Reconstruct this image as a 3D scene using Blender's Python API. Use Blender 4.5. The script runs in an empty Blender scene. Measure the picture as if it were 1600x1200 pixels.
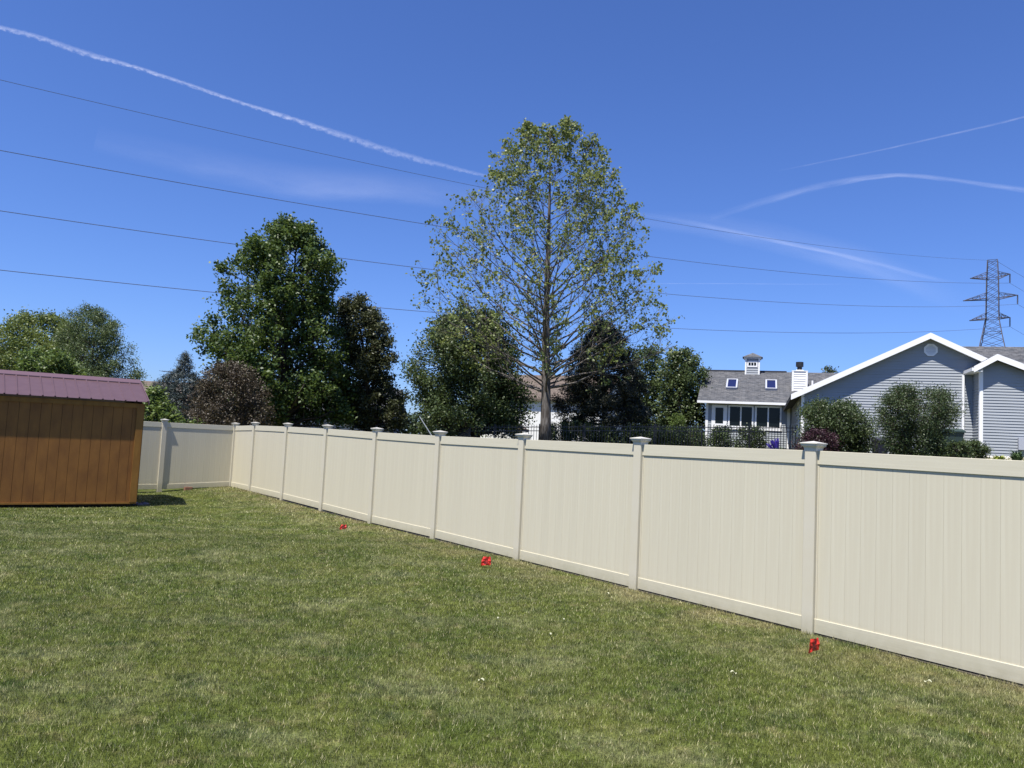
import bpy, math, random
import numpy as np
from math import radians as rad, sin, cos, pi
random.seed(7); rng = np.random.default_rng(7)
sc = bpy.context.scene
COL = sc.collection

# ------------------------------------------------------------------ camera, sky, sun, exposure
CAMZ = 1.81
pitch, roll = rad(4.24), rad(2.83)
Fv = np.array([0, cos(pitch), sin(pitch)]); R0 = np.array([1., 0, 0]); U0 = np.cross(R0, Fv)
Rv = R0*cos(roll)+U0*sin(roll); Uv = U0*cos(roll)-R0*sin(roll)
Cp = np.array([0, 0, CAMZ])
cd = bpy.data.cameras.new('camera'); cam = bpy.data.objects.new('camera', cd); COL.objects.link(cam)
from mathutils import Matrix
cam.matrix_world = Matrix(((Rv[0], Uv[0], -Fv[0], 0), (Rv[1], Uv[1], -Fv[1], 0), (Rv[2], Uv[2], -Fv[2], CAMZ), (0, 0, 0, 1)))
cd.sensor_width = 36; cd.lens = 27.0; cd.clip_start = .05; cd.clip_end = 90000
sc.camera = cam
SUN_EL, SUN_AZ = rad(65), rad(217.5)          # azimuth clockwise from +Y
sd = np.array([sin(SUN_AZ)*cos(SUN_EL), cos(SUN_AZ)*cos(SUN_EL), sin(SUN_EL)])
w = bpy.data.worlds.new('World'); sc.world = w; w.use_nodes = True
nt = w.node_tree; nt.nodes.clear()
sky = nt.nodes.new('ShaderNodeTexSky'); sky.sky_type = 'NISHITA'; sky.sun_disc = False
sky.sun_elevation = SUN_EL; sky.sun_rotation = SUN_AZ; sky.air_density = 1.0; sky.dust_density = 0.5; sky.ozone_density = 4.0; sky.altitude = 200
hs = nt.nodes.new('ShaderNodeHueSaturation'); hs.inputs['Saturation'].default_value = 1.0
bg = nt.nodes.new('ShaderNodeBackground'); bg.inputs[1].default_value = 0.068
wo = nt.nodes.new('ShaderNodeOutputWorld')
nt.links.new(sky.outputs[0], hs.inputs['Color']); tint = nt.nodes.new('ShaderNodeMix'); tint.data_type = 'RGBA'; tint.blend_type = 'MULTIPLY'; tint.inputs[0].default_value = 1; tint.inputs[7].default_value = (.70, .91, 1.45, 1)
nt.links.new(hs.outputs[0], tint.inputs[6]); nt.links.new(tint.outputs[2], bg.inputs[0]); nt.links.new(bg.outputs[0], wo.inputs[0])
sl = bpy.data.lights.new('sun', 'SUN'); sl.energy = 5.0; sl.angle = rad(.5); sl.color = (1, .955, .88)
so = bpy.data.objects.new('sun', sl); COL.objects.link(so)
from mathutils import Vector
so.rotation_euler = Vector(sd).to_track_quat('Z', 'Y').to_euler(); so.location = (-10, -10, 30)
vs = sc.view_settings; vs.view_transform = 'Standard'; vs.look = 'None'; vs.gamma = 1; vs.use_curve_mapping = False; vs.exposure = 0.75

# ------------------------------------------------------------------ survey helpers (photo pixel + distance -> world point)
def ray(x, y): return Fv*1200+Rv*(x-800)+Uv*(600-y)
def P(x, y, Y): d = ray(x, y); return Cp+d*(Y/d[1])
def XY(x, Y):
    p = P(x, 690+.0494*(x-800), Y); return p[0], Y

# ------------------------------------------------------------------ materials
def lin(c): return tuple(c)+(1,)
def mat(name, col, rough=.7, noise=None, spec=.5, metal=0, bump=None, trans=0):
    """noise = (scale vector, colour2, contrast lo, hi)"""
    m = bpy.data.materials.new(name); m.use_nodes = True; n = m.node_tree; b = n.nodes['Principled BSDF']
    b.inputs['Base Color'].default_value = lin(col); b.inputs['Roughness'].default_value = rough
    b.inputs['Specular IOR Level'].default_value = spec; b.inputs['Metallic'].default_value = metal
    if noise or bump:
        tc = n.nodes.new('ShaderNodeTexCoord')
    if noise:
        mp = n.nodes.new('ShaderNodeMapping'); mp.inputs['Scale'].default_value = noise[0]
        nz = n.nodes.new('ShaderNodeTexNoise'); nz.inputs['Scale'].default_value = 1; nz.inputs['Detail'].default_value = 5
        cr = n.nodes.new('ShaderNodeValToRGB'); e = cr.color_ramp.elements
        e[0].position = noise[2]; e[0].color = lin(col); e[1].position = noise[3]; e[1].color = lin(noise[1])
        n.links.new(tc.outputs['Object'], mp.inputs[0]); n.links.new(mp.outputs[0], nz.inputs['Vector'])
        n.links.new(nz.outputs['Fac'], cr.inputs[0]); n.links.new(cr.outputs[0], b.inputs['Base Color'])
    if bump:
        mp2 = n.nodes.new('ShaderNodeMapping'); mp2.inputs['Scale'].default_value = bump[0]
        nb = n.nodes.new('ShaderNodeTexNoise'); nb.inputs['Scale'].default_value = 1; nb.inputs['Detail'].default_value = 6
        bp = n.nodes.new('ShaderNodeBump'); bp.inputs['Strength'].default_value = bump[1]; bp.inputs['Distance'].default_value = bump[2]
        n.links.new(tc.outputs['Object'], mp2.inputs[0]); n.links.new(mp2.outputs[0], nb.inputs['Vector'])
        n.links.new(nb.outputs['Fac'], bp.inputs['Height']); n.links.new(bp.outputs[0], b.inputs['Normal'])
    return m

def leaf_mat(name, c1, c2, c3, trans=.3, rough=.5, rare=None):
    m = bpy.data.materials.new(name); m.use_nodes = True; n = m.node_tree; n.nodes.clear()
    at = n.nodes.new('ShaderNodeAttribute'); at.attribute_name = 'tone'
    cr = n.nodes.new('ShaderNodeValToRGB'); e = cr.color_ramp.elements
    e[0].position = 0; e[0].color = lin(c1); e[1].position = 1; e[1].color = lin(c3)
    x = e.new(.5); x.color = lin(c2)
    if rare: x = e.new(.9); x.color = lin(c3); e[-1].color = lin(rare)
    n.links.new(at.outputs['Fac'], cr.inputs[0])
    pb = n.nodes.new('ShaderNodeBsdfPrincipled'); pb.inputs['Roughness'].default_value = rough; pb.inputs['Specular IOR Level'].default_value = .5
    tr = n.nodes.new('ShaderNodeBsdfTranslucent')
    hv = n.nodes.new('ShaderNodeHueSaturation'); hv.inputs['Hue'].default_value = .485; hv.inputs['Value'].default_value = 1.5
    mx = n.nodes.new('ShaderNodeMixShader'); mx.inputs[0].default_value = trans
    o = n.nodes.new('ShaderNodeOutputMaterial')
    n.links.new(cr.outputs[0], pb.inputs['Base Color']); n.links.new(cr.outputs[0], hv.inputs['Color']); n.links.new(hv.outputs[0], tr.inputs[0])
    n.links.new(pb.outputs[0], mx.inputs[1]); n.links.new(tr.outputs[0], mx.inputs[2]); n.links.new(mx.outputs[0], o.inputs[0])
    return m

def grass_material(name, blades):
    m = bpy.data.materials.new(name); m.use_nodes = True; n = m.node_tree; n.nodes.clear(); L = n.links.new
    geo = n.nodes.new('ShaderNodeNewGeometry')
    def noise(scale, detail=3, vec=None, rough=.5):
        mp = n.nodes.new('ShaderNodeMapping'); mp.inputs['Scale'].default_value = scale
        z = n.nodes.new('ShaderNodeTexNoise'); z.inputs['Scale'].default_value = 1; z.inputs['Detail'].default_value = detail; z.inputs['Roughness'].default_value = rough
        L(geo.outputs['Position'], mp.inputs[0]); L(mp.outputs[0], z.inputs['Vector']); return z.outputs['Fac']
    def ramp(fac, a, ca, b, cb):
        r = n.nodes.new('ShaderNodeValToRGB'); e = r.color_ramp.elements; e[0].position = a; e[0].color = lin(ca); e[1].position = b; e[1].color = lin(cb)
        L(fac, r.inputs[0]); return r.outputs[0]
    def mix(fac, a, b):
        x = n.nodes.new('ShaderNodeMix'); x.data_type = 'RGBA'; L(fac, x.inputs[0])
        for i, v in ((6, a), (7, b)):
            if isinstance(v, tuple): x.inputs[i].default_value = lin(v)
            else: L(v, x.inputs[i])
        return x.outputs[2]
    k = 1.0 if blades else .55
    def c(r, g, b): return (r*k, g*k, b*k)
    base = ramp(noise((1.1, 1.1, 0), 4), .35, c(.098, .132, .024), .65, c(.158, .180, .040))
    pale = ramp(noise((.9, 1.2, 0), 6, rough=.7), .50, (0, 0, 0), .66, (.75, .75, .75))
    c2 = mix(pale, base, c(.29, .295, .135))
    dry = ramp(noise((3.1, 3.6, 0), 6, rough=.72), .55, (0, 0, 0), .70, (.75, .75, .75))
    c3 = mix(dry, c2, c(.31, .27, .125))
    darkp = ramp(noise((1.7, 2.4, 3), 5, rough=.7), .54, (0, 0, 0), .68, (.8, .8, .8))
    c3b = mix(darkp, c3, c(.048, .078, .02))
    dt = n.nodes.new('ShaderNodeVectorMath'); dt.operation = 'DOT_PRODUCT'; L(geo.outputs['Position'], dt.inputs[0]); dt.inputs[1].default_value = (math.cos(rad(217.2)), math.sin(rad(217.2)), 0)
    mr = n.nodes.new('ShaderNodeMapRange'); L(dt.outputs['Value'], mr.inputs[0]); f0_ = 3.178*math.cos(rad(217.2))+8.035*math.sin(rad(217.2))
    mr.inputs[1].default_value = f0_+.15; mr.inputs[2].default_value = f0_+1.5; mr.inputs[3].default_value = 1.0; mr.inputs[4].default_value = 0.0
    wn = ramp(noise((1.5, 1.5, 0), 4, rough=.65), .38, (0, 0, 0), .62, (.6, .6, .6))
    wm_ = n.nodes.new('ShaderNodeMath'); wm_.operation = 'MULTIPLY'; L(mr.outputs[0], wm_.inputs[0]); L(wn, wm_.inputs[1])
    c3b = mix(wm_.outputs[0], c3b, c(.33, .27, .15))
    tuft = ramp(noise((9, 9, 5), 4, rough=.7), .36, (.62, .62, .62), .64, (1.4, 1.4, 1.4))
    tm = n.nodes.new('ShaderNodeMix'); tm.data_type = 'RGBA'; tm.blend_type = 'MULTIPLY'; tm.inputs[0].default_value = 1; L(c3b, tm.inputs[6]); L(tuft, tm.inputs[7]); c4 = tm.outputs[2]
    if blades:
        at = n.nodes.new('ShaderNodeAttribute'); at.attribute_name = 'tone'
        straw = ramp(at.outputs['Fac'], .88, (0, 0, 0), .95, (.85, .85, .85))
        c5 = mix(straw, c4, (.42, .38, .22))
        va = ramp(at.outputs['Fac'], 0, (.38, .38, .38), .85, (1.65, 1.65, 1.65))
        mm = n.nodes.new('ShaderNodeMix'); mm.data_type = 'RGBA'; mm.blend_type = 'MULTIPLY'; mm.inputs[0].default_value = 1
        L(c5, mm.inputs[6]); L(va, mm.inputs[7]); colr = mm.outputs[2]
        pb = n.nodes.new('ShaderNodeBsdfPrincipled'); pb.inputs['Roughness'].default_value = .5; L(colr, pb.inputs['Base Color'])
        tr = n.nodes.new('ShaderNodeBsdfTranslucent'); L(colr, tr.inputs[0])
        mx = n.nodes.new('ShaderNodeMixShader'); mx.inputs[0].default_value = .35; L(pb.outputs[0], mx.inputs[1]); L(tr.outputs[0], mx.inputs[2]); sh = mx.outputs[0]
    else:
        fine = ramp(noise((45, 45, 10), 4), .3, (.5, .5, .5), .7, (1.25, 1.25, 1.25))
        mm = n.nodes.new('ShaderNodeMix'); mm.data_type = 'RGBA'; mm.blend_type = 'MULTIPLY'; mm.inputs[0].default_value = 1
        L(c4, mm.inputs[6]); L(fine, mm.inputs[7])
        pb = n.nodes.new('ShaderNodeBsdfPrincipled'); pb.inputs['Roughness'].default_value = .95; pb.inputs['Specular IOR Level'].default_value = .1
        L(mm.outputs[2], pb.inputs['Base Color']); sh = pb.outputs[0]
    o = n.nodes.new('ShaderNodeOutputMaterial'); L(sh, o.inputs[0]); return m

def shingle_mat(name, a, b, mortar):
    m = bpy.data.materials.new(name); m.use_nodes = True; n = m.node_tree; L = n.links.new; pb = n.nodes['Principled BSDF']
    uv = n.nodes.new('ShaderNodeTexCoord')
    br = n.nodes.new('ShaderNodeTexBrick'); br.inputs['Scale'].default_value = 1; br.inputs['Brick Width'].default_value = .3; br.inputs['Row Height'].default_value = .14
    br.inputs['Mortar Size'].default_value = .006; br.inputs['Color1'].default_value = lin(a); br.inputs['Color2'].default_value = lin(b); br.inputs['Mortar'].default_value = lin(mortar); br.offset = .37
    mp = n.nodes.new('ShaderNodeMapping'); mp.inputs['Scale'].default_value = (3.1, 7, 1)
    nz = n.nodes.new('ShaderNodeTexNoise'); nz.inputs['Scale'].default_value = 1.4; nz.inputs['Detail'].default_value = 6; nz.inputs['Roughness'].default_value = .7
    cr = n.nodes.new('ShaderNodeValToRGB'); e = cr.color_ramp.elements; e[0].position = .32; e[0].color = (.5, .5, .5, 1); e[1].position = .68; e[1].color = (1.5, 1.5, 1.5, 1)
    mx = n.nodes.new('ShaderNodeMix'); mx.data_type = 'RGBA'; mx.blend_type = 'MULTIPLY'; mx.inputs[0].default_value = 1
    L(uv.outputs['UV'], br.inputs['Vector']); L(uv.outputs['UV'], mp.inputs[0]); L(mp.outputs[0], nz.inputs['Vector']); L(nz.outputs['Fac'], cr.inputs[0])
    L(br.outputs['Color'], mx.inputs[6]); L(cr.outputs[0], mx.inputs[7]); L(mx.outputs[2], pb.inputs['Base Color']); pb.inputs['Roughness'].default_value = .9
    pb.inputs['Specular IOR Level'].default_value = .2
    return m

M = {}
M['vinyl_v'] = mat('almond_vinyl_board', (.50, .46, .348), .42, ((38, 38, 1.1), (.53, .495, .38), .35, .7), .4, bump=((120, 120, 3), .12, .002))
M['vinyl_h'] = mat('almond_vinyl_rail', (.50, .465, .355), .42, ((1.3, 1.3, 60), (.54, .505, .39), .35, .7), .4, bump=((4, 4, 140), .12, .002))
M['vinyl'] = mat('almond_vinyl_post', (.51, .47, .36), .4, ((3, 3, 3), (.52, .485, .39), .3, .7), .4)
for k_ in ('vinyl_v',):          # board to board colour differences
    n_ = M[k_].node_tree; b_ = n_.nodes['Principled BSDF']; l_ = b_.inputs['Base Color'].links[0]; src = l_.from_socket
    oi = n_.nodes.new('ShaderNodeObjectInfo'); mr_ = n_.nodes.new('ShaderNodeMapRange'); mr_.inputs[3].default_value = .975; mr_.inputs[4].default_value = 1.02
    hv_ = n_.nodes.new('ShaderNodeHueSaturation'); n_.links.new(oi.outputs['Random'], mr_.inputs[0]); n_.links.new(mr_.outputs[0], hv_.inputs['Value']); n_.links.new(src, hv_.inputs['Color']); n_.links.new(hv_.outputs[0], b_.inputs['Base Color'])
for k_ in ('vinyl_v', 'vinyl_h', 'vinyl'):      # soil splash and faint green film just above the ground
    n_ = M[k_].node_tree; b_ = n_.nodes['Principled BSDF']; src = b_.inputs['Base Color'].links[0].from_socket; g_ = n_.nodes.new('ShaderNodeNewGeometry'); sx_ = n_.nodes.new('ShaderNodeSeparateXYZ')
    mr_ = n_.nodes.new('ShaderNodeMapRange'); mr_.inputs[1].default_value = .0; mr_.inputs[2].default_value = .22; mr_.inputs[3].default_value = 1; mr_.inputs[4].default_value = 0
    nz_ = n_.nodes.new('ShaderNodeTexNoise'); nz_.inputs['Scale'].default_value = 7; nz_.inputs['Detail'].default_value = 6; nz_.inputs['Roughness'].default_value = .7
    m1 = n_.nodes.new('ShaderNodeMath'); m1.operation = 'MULTIPLY'; m2 = n_.nodes.new('ShaderNodeMath'); m2.operation = 'MULTIPLY'; m2.inputs[1].default_value = .95; mx_ = n_.nodes.new('ShaderNodeMix'); mx_.data_type = 'RGBA'
    l_ = n_.links.new; l_(g_.outputs['Position'], sx_.inputs[0]); l_(g_.outputs['Position'], nz_.inputs['Vector']); l_(sx_.outputs['Z'], mr_.inputs[0]); l_(mr_.outputs[0], m1.inputs[0]); l_(nz_.outputs['Fac'], m1.inputs[1])
    l_(m1.outputs[0], m2.inputs[0]); l_(m2.outputs[0], mx_.inputs[0]); l_(src, mx_.inputs[6]); mx_.inputs[7].default_value = (.25, .23, .14, 1); l_(mx_.outputs[2], b_.inputs['Base Color'])
M['cap'] = mat('almond_vinyl_cap', (.56, .53, .46), .4)
M['grass'] = grass_material('grass_blades', True)
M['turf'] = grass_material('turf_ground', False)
M['siding'] = mat('grey_blue_siding', (.30, .322, .345), .6, ((.7, .7, 5), (.278, .30, .322), .3, .7))
M['white'] = mat('white_trim', (.8, .8, .8), .5)
M['whitewall'] = mat('white_wall', (.72, .72, .70), .7)
M['creamwall'] = mat('cream_wall', (.50, .47, .40), .8)
M['greywall'] = mat('grey_wall', (.35, .37, .42), .8)
M['shingle'] = shingle_mat('grey_shingle', (.085, .09, .10), (.14, .14, .145), (.045, .045, .05))
M['shingle_brown'] = shingle_mat('brown_shingle', (.12, .095, .08), (.17, .135, .11), (.12, .1, .08))
M['glass'] = mat('window_glass', (.006, .009, .010), .05, None, .2)
M['skyglass'] = mat('skylight_glass', (.012, .014, .06), .15, None, .6)
M['dark'] = mat('dark_metal', (.02, .02, .022), .45)
M['steel'] = mat('galvanised_steel', (.075, .07, .09), .6)
M['wire'] = mat('wire', (.13, .16, .26), .6)
M['black'] = mat('black_aluminium', (.008, .008, .014), .4)
M['bark'] = mat('grey_brown_bark', (.06, .05, .042), .9, ((14, 14, 3), (.17, .155, .14), .4, .65), .2, bump=((20, 20, 5), .6, .02))
M['bark_dark'] = mat('dark_bark', (.05, .04, .033), .9, ((14, 14, 3), (.09, .075, .06), .4, .65), .2)
M['shed_wood'] = mat('stained_wood_siding', (.24, .104, .023), .62, ((5, 5, 2.2), (.17, .07, .017), .35, .72), .3, bump=((60, 60, 14), .45, .004))
M['shed_trim'] = mat('stained_wood_trim', (.25, .12, .022), .6, ((9, 9, 2), (.18, .08, .015), .35, .7), .3)
M['shed_gap'] = mat('shed_sheathing', (.09, .04, .012), .8)
M['metalroof'] = mat('burgundy_metal_roof', (.088, .05, .055), .42, ((6, 6, 6), (.10, .058, .063), .3, .7), .5)
M['metalridge'] = mat('burgundy_ridge_metal', (.12, .07, .08), .4)
M['flag'] = mat('red_plastic_flag', (.6, .03, .018), .45)
M['ink'] = mat('black_ink', (.03, .01, .01), .6)
M['stone'] = mat('gravel_stone', (.5, .47, .43), .9, ((9, 9, 9), (.72, .69, .64), .3, .7))
M['darkstone'] = mat('dark_stone', (.07, .065, .08), .8, ((9, 9, 9), (.17, .16, .18), .3, .7))
M['brick'] = mat('red_paver', (.25, .12, .075), .9, ((30, 30, 30), (.18, .09, .06), .3, .7))
M['bin'] = mat('dark_green_plastic', (.03, .05, .045), .45)
M['bindark'] = mat('navy_plastic', (.012, .012, .03), .5)
M['dryleaf'] = mat('dry_leaf', (.42, .42, .27), .6)
M['delph'] = mat('deep_blue_petal', (.03, .015, .22), .5)
M['plantgreen'] = mat('plant_green', (.06, .10, .03), .6)
M['dirt'] = mat('bare_soil', (.035, .03, .022), .95, ((12, 12, 12), (.07, .058, .04), .3, .7))

# ------------------------------------------------------------------ mesh helpers
class MB:
    def __init__(s): s.v = []; s.f = []; s.uv = []
    def poly(s, pts, uv=None):
        i = len(s.v); s.v += [tuple(map(float, p)) for p in pts]; s.f.append(tuple(range(i, i+len(pts))))
        s.uv.append(uv if uv else [(0, 0)]*len(pts))
    def hexa(s, c):      # c: 8 corners, bottom 4 ccw then top 4
        i = len(s.v); s.v += [tuple(map(float, p)) for p in c]
        for q in ((3, 2, 1, 0), (4, 5, 6, 7), (0, 1, 5, 4), (1, 2, 6, 5), (2, 3, 7, 6), (3, 0, 4, 7)):
            s.f.append(tuple(i+k for k in q)); s.uv.append([(0, 0)]*4)
    def box(s, x0, x1, y0, y1, z0, z1, T=None):
        c = [(x0, y0, z0), (x1, y0, z0), (x1, y1, z0), (x0, y1, z0), (x0, y0, z1), (x1, y0, z1), (x1, y1, z1), (x0, y1, z1)]
        if T: c = [T(*p) for p in c]
        s.hexa(c)
    def prism(s, prof, z0, z1, ax=2):   # prof: 2D list (ccw) extruded along axis
        n = len(prof); i = len(s.v)
        for z in (z0, z1):
            for a, b in prof:
                s.v.append((a, b, z) if ax == 2 else ((z, a, b) if ax == 0 else (a, z, b)))
        s.f.append(tuple(i+k for k in range(n))[::-1]); s.f.append(tuple(i+n+k for k in range(n)))
        s.uv += [[(0, 0)]*n]*2
        for k in range(n):
            s.f.append((i+k, i+(k+1) % n, i+n+(k+1) % n, i+n+k)); s.uv.append([(0, 0)]*4)
    def tube(s, pts, rad_, sides=5, cap=True):
        pts = [np.asarray(p, float) for p in pts]; i0 = len(s.v); n = len(pts)
        up = np.array([0.3, .2, 1.]) if abs((pts[-1]-pts[0])[2]) < .8*np.linalg.norm(pts[-1]-pts[0])+1e-9 else np.array([1., .1, 0])
        for k, p in enumerate(pts):
            d = pts[min(k+1, n-1)]-pts[max(k-1, 0)]; d = d/(np.linalg.norm(d)+1e-9)
            a = np.cross(d, up); a /= np.linalg.norm(a)+1e-9; b = np.cross(d, a); r = rad_[k] if hasattr(rad_, '__len__') else rad_
            for j in range(sides):
                t = 2*pi*j/sides; q = p+(a*cos(t)+b*sin(t))*r; s.v.append((q[0], q[1], q[2]))
        for k in range(n-1):
            for j in range(sides):
                A = i0+k*sides+j; B = i0+k*sides+(j+1) % sides
                s.f.append((A, A+sides, B+sides, B)); s.uv.append([(0, 0)]*4)
        if cap:
            s.f.append(tuple(i0+j for j in range(sides))); s.f.append(tuple(i0+(n-1)*sides+j for j in range(sides))[::-1]); s.uv += [[(0, 0)]*sides]*2
    def mesh(s, name, m, off=(0, 0, 0), smooth=False):
        me = bpy.data.meshes.new(name)
        v = [(a-off[0], b-off[1], c-off[2]) for a, b, c in s.v]
        me.from_pydata(v, [], s.f); me.materials.append(m)
        uvl = me.uv_layers.new(name='UVMap'); flat = [c for f in s.uv for p in f for c in p]; uvl.data.foreach_set('uv', flat)
        if smooth: me.polygons.foreach_set('use_smooth', [True]*len(me.polygons))
        me.update(); return me

def link(name, me, parent=None, loc=(0, 0, 0), rz=0):
    o = bpy.data.objects.new(name, me); COL.objects.link(o); o.location = loc; o.rotation_euler = (0, 0, rz)
    if parent: o.parent = parent
    return o
def tag(o, label=None, cat=None, group=None, kind=None):
    if label: o['label'] = label
    if cat: o['category'] = cat
    if group: o['group'] = group
    if kind: o['kind'] = kind
    return o
def empty(name, loc, label, cat, group=None, rz=0):
    o = bpy.data.objects.new(name, None); COL.objects.link(o); o.location = loc; o.rotation_euler = (0, 0, rz); o.empty_display_size = .3
    return tag(o, label, cat, group)
def part(name, mb, m, root, smooth=False, parent=None, kind=None, label=None):
    """mesh in world coordinates, hung under root (unrotated empty)"""
    o = link(name, mb.mesh(name, m, root.location, smooth), parent or root)
    if kind: o['kind'] = kind
    if label: o['label'] = label
    return o
def soup(name, V, nper, m, tone=None, off=(0, 0, 0)):
    """V: (n*nper,3) numpy, every nper vertices make one face"""
    me = bpy.data.meshes.new(name); nv = len(V); nf = nv//nper
    me.vertices.add(nv); me.vertices.foreach_set('co', (V-np.asarray(off)).astype(np.float32).ravel())
    me.loops.add(nv); me.loops.foreach_set('vertex_index', np.arange(nv, dtype=np.int32))
    me.polygons.add(nf); me.polygons.foreach_set('loop_start', np.arange(0, nv, nper, dtype=np.int32))
    if tone is not None:
        a = me.attributes.new('tone', 'FLOAT', 'POINT'); a.data.foreach_set('value', np.repeat(tone, nper).astype(np.float32))
    me.materials.append(m); me.update(calc_edges=True); return me

# ------------------------------------------------------------------ ground shape
TH = rad(127.2); FD = np.array([cos(TH), sin(TH)]); FN = np.array([-sin(TH), cos(TH)])   # along fence (away), normal towards lawn
F0 = np.array([3.178, 8.035]); NPOST = 8; PITCH = 2.44
CORNER = F0+FD*(7*PITCH+1.72)
def ss(t): t = np.clip(t, 0, 1); return t*t*(3-2*t)
def ground(x, y):
    x = np.asarray(x, float); y = np.asarray(y, float)
    behind = -((x-F0[0])*FN[0]+(y-F0[1])*FN[1])                    # distance beyond the long fence
    back = (x-CORNER[0])*FD[0]+(y-CORNER[1])*FD[1]                 # distance beyond the back fence
    q = ((CORNER[0]-x)*(-FN[0])+(CORNER[1]-y)*(-FN[1]))            # distance left along the back fence
    z = .035*np.sin(x*.35+.5)*np.cos(y*.31)*ss((12-y)/4)*0
    z = z-.17*ss(q/2.3)*ss((y-11)/7)+.06*np.exp(-(((x+7.9)**2+(y-21.8)**2)/(2*2.4**2)))
    rise = 1.62*ss((behind-.3)/9)*1.0+.45*ss((behind-9)/10)*ss((x-11.5)/4)
    riseb = 1.45*ss((back-.3)/11)
    r = np.maximum(rise, riseb)
    far = ss((np.hypot(x, y)-60)/200)
    return z*ss(1-(np.maximum(behind, back))/2)+r*(1-far)+far*1.2*(r > 0)
gx = np.unique(np.concatenate([np.linspace(-30, 30, 121), np.linspace(-120, 120, 61), np.array([-3000, -1200, -500, -220, 220, 500, 1200, 3000.])]))
gy = np.unique(np.concatenate([np.linspace(-6, 45, 103), np.linspace(-120, 160, 57), np.array([-3000, -1200, -500, -220, 250, 500, 1200, 3000.])]))
GX, GY = np.meshgrid(gx, gy); GZ = ground(GX, GY)
nx_, ny_ = len(gx), len(gy); idx = np.arange(nx_*ny_).reshape(ny_, nx_)
me = bpy.data.meshes.new('ground')
me.from_pydata(np.stack([GX.ravel(), GY.ravel(), GZ.ravel()], 1).tolist(), [], np.stack([idx[:-1, :-1].ravel(), idx[:-1, 1:].ravel(), idx[1:, 1:].ravel(), idx[1:, :-1].ravel()], 1).tolist())
me.materials.append(M['turf']); me.polygons.foreach_set('use_smooth', [True]*len(me.polygons))
tag(link('ground', me), kind='structure')
def gz(x, y): return float(ground(x, y))

# shed frame (needed to keep grass out of it)
SB = rad(35.5); SU = np.array([cos(SB), sin(SB)]); SV = np.array([-sin(SB), cos(SB)])
SC = np.array(XY(220.5, 18.1))                                        # front right corner of the shed wall
SHED_L, SHED_D = 4.9, 2.45

# ------------------------------------------------------------------ lawn blades
def grass_patch(n, y0, y1, wd, ht, ylog=False):
    t = rng.random(n); Y = np.sqrt(y0*y0+t*(y1*y1-y0*y0)); X = (rng.random(n)*2-1)*(.70*Y+1.2)
    behind = -((X-F0[0])*FN[0]+(Y-F0[1])*FN[1]); back = (X-CORNER[0])*FD[0]+(Y-CORNER[1])*FD[1]
    a = (X-SC[0])*SU[0]+(Y-SC[1])*SU[1]; b = (X-SC[0])*SV[0]+(Y-SC[1])*SV[1]
    gap = rng.random(n)*.10
    keep = (behind < -.03-gap) & (back < .0-gap) & ~((a > -SHED_L) & (a < .05) & (b > -.06) & (b < SHED_D))
    X, Y = X[keep], Y[keep]; n = len(X); Z = ground(X, Y)
    # clump heights
    cl = .5+.5*np.sin(X*5.3+np.sin(Y*3.1)*2)*np.cos(Y*4.7+np.sin(X*2.9)*2)+.4*np.sin(X*17+3*np.sin(Y*7))*np.cos(Y*15+2*np.sin(X*9))
    h = ht*(.55+.6*rng.random(n)+.25*cl); hb = -((X-F0[0])*FN[0]+(Y-F0[1])*FN[1]); h = h*(1+1.1*(hb > -.14)*(np.sin(X*6+np.sin(X*17))>.1)*rng.random(n)); ang = rng.random(n)*2*pi; lean = (.15+.6*rng.random(n))*h
    w_ = wd*(.6+.8*rng.random(n)); la = rng.random(n)*2*pi
    dx, dy = np.cos(ang)*w_/2, np.sin(ang)*w_/2
    V = np.empty((n, 3, 3)); V[:, 0] = np.stack([X-dx, Y-dy, Z-.004], 1); V[:, 1] = np.stack([X+dx, Y+dy, Z-.004], 1)
    V[:, 2] = np.stack([X+np.cos(la)*lean, Y+np.sin(la)*lean, Z+h*.8], 1)
    return V.reshape(-1, 3), rng.random(n)
parts_ = [grass_patch(560000, 3.6, 8.0, .0042, .030), grass_patch(520000, 8.0, 14.0, .0066, .032), grass_patch(360000, 14.0, 26.5, .012, .036)]
V = np.concatenate([p[0] for p in parts_]); T_ = np.concatenate([p[1] for p in parts_])
tag(link('lawn_grass', soup('lawn_grass', V, 3, M['grass'], T_)), 'mown green lawn with pale and dry patches', 'grass', kind='stuff')

# ------------------------------------------------------------------ vinyl fences
def chamf(hx, hy, c):
    return [(-hx+c, -hy), (hx-c, -hy), (hx, -hy+c), (hx, hy-c), (hx-c, hy), (-hx+c, hy), (-hx, hy-c), (-hx, -hy+c)]
mb = MB(); mb.prism(chamf(.0635, .0635, .006), 0, 1.0); post_me = mb.mesh('post', M['vinyl'])
# cap: flared skirt and shallow pyramid
mb = MB(); secs = [(.0665, -.005), (.068, .022), (.074, .036), (.090, .050), (.0915, .068), (.100, .070), (.100, .079), (.0, .100)]
for (r1, z1), (r2, z2) in zip(secs[:-1], secs[1:]):
    for k in range(4):
        c = [(-1, -1), (1, -1), (1, 1), (-1, 1)]; A, B = c[k], c[(k+1) % 4]
        if r2 > 0: mb.poly([(A[0]*r1, A[1]*r1, z1), (B[0]*r1, B[1]*r1, z1), (B[0]*r2, B[1]*r2, z2), (A[0]*r2, A[1]*r2, z2)])
        else: mb.poly([(A[0]*r1, A[1]*r1, z1), (B[0]*r1, B[1]*r1, z1), (0, 0, z2)])
mb.poly([(-.0665, .0665, -.005), (.0665, .0665, -.005), (.0665, -.0665, -.005), (-.0665, -.0665, -.005)])
cap_me = mb.mesh('post_cap', M['cap'])
PK = (PITCH-.127)/15
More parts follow.
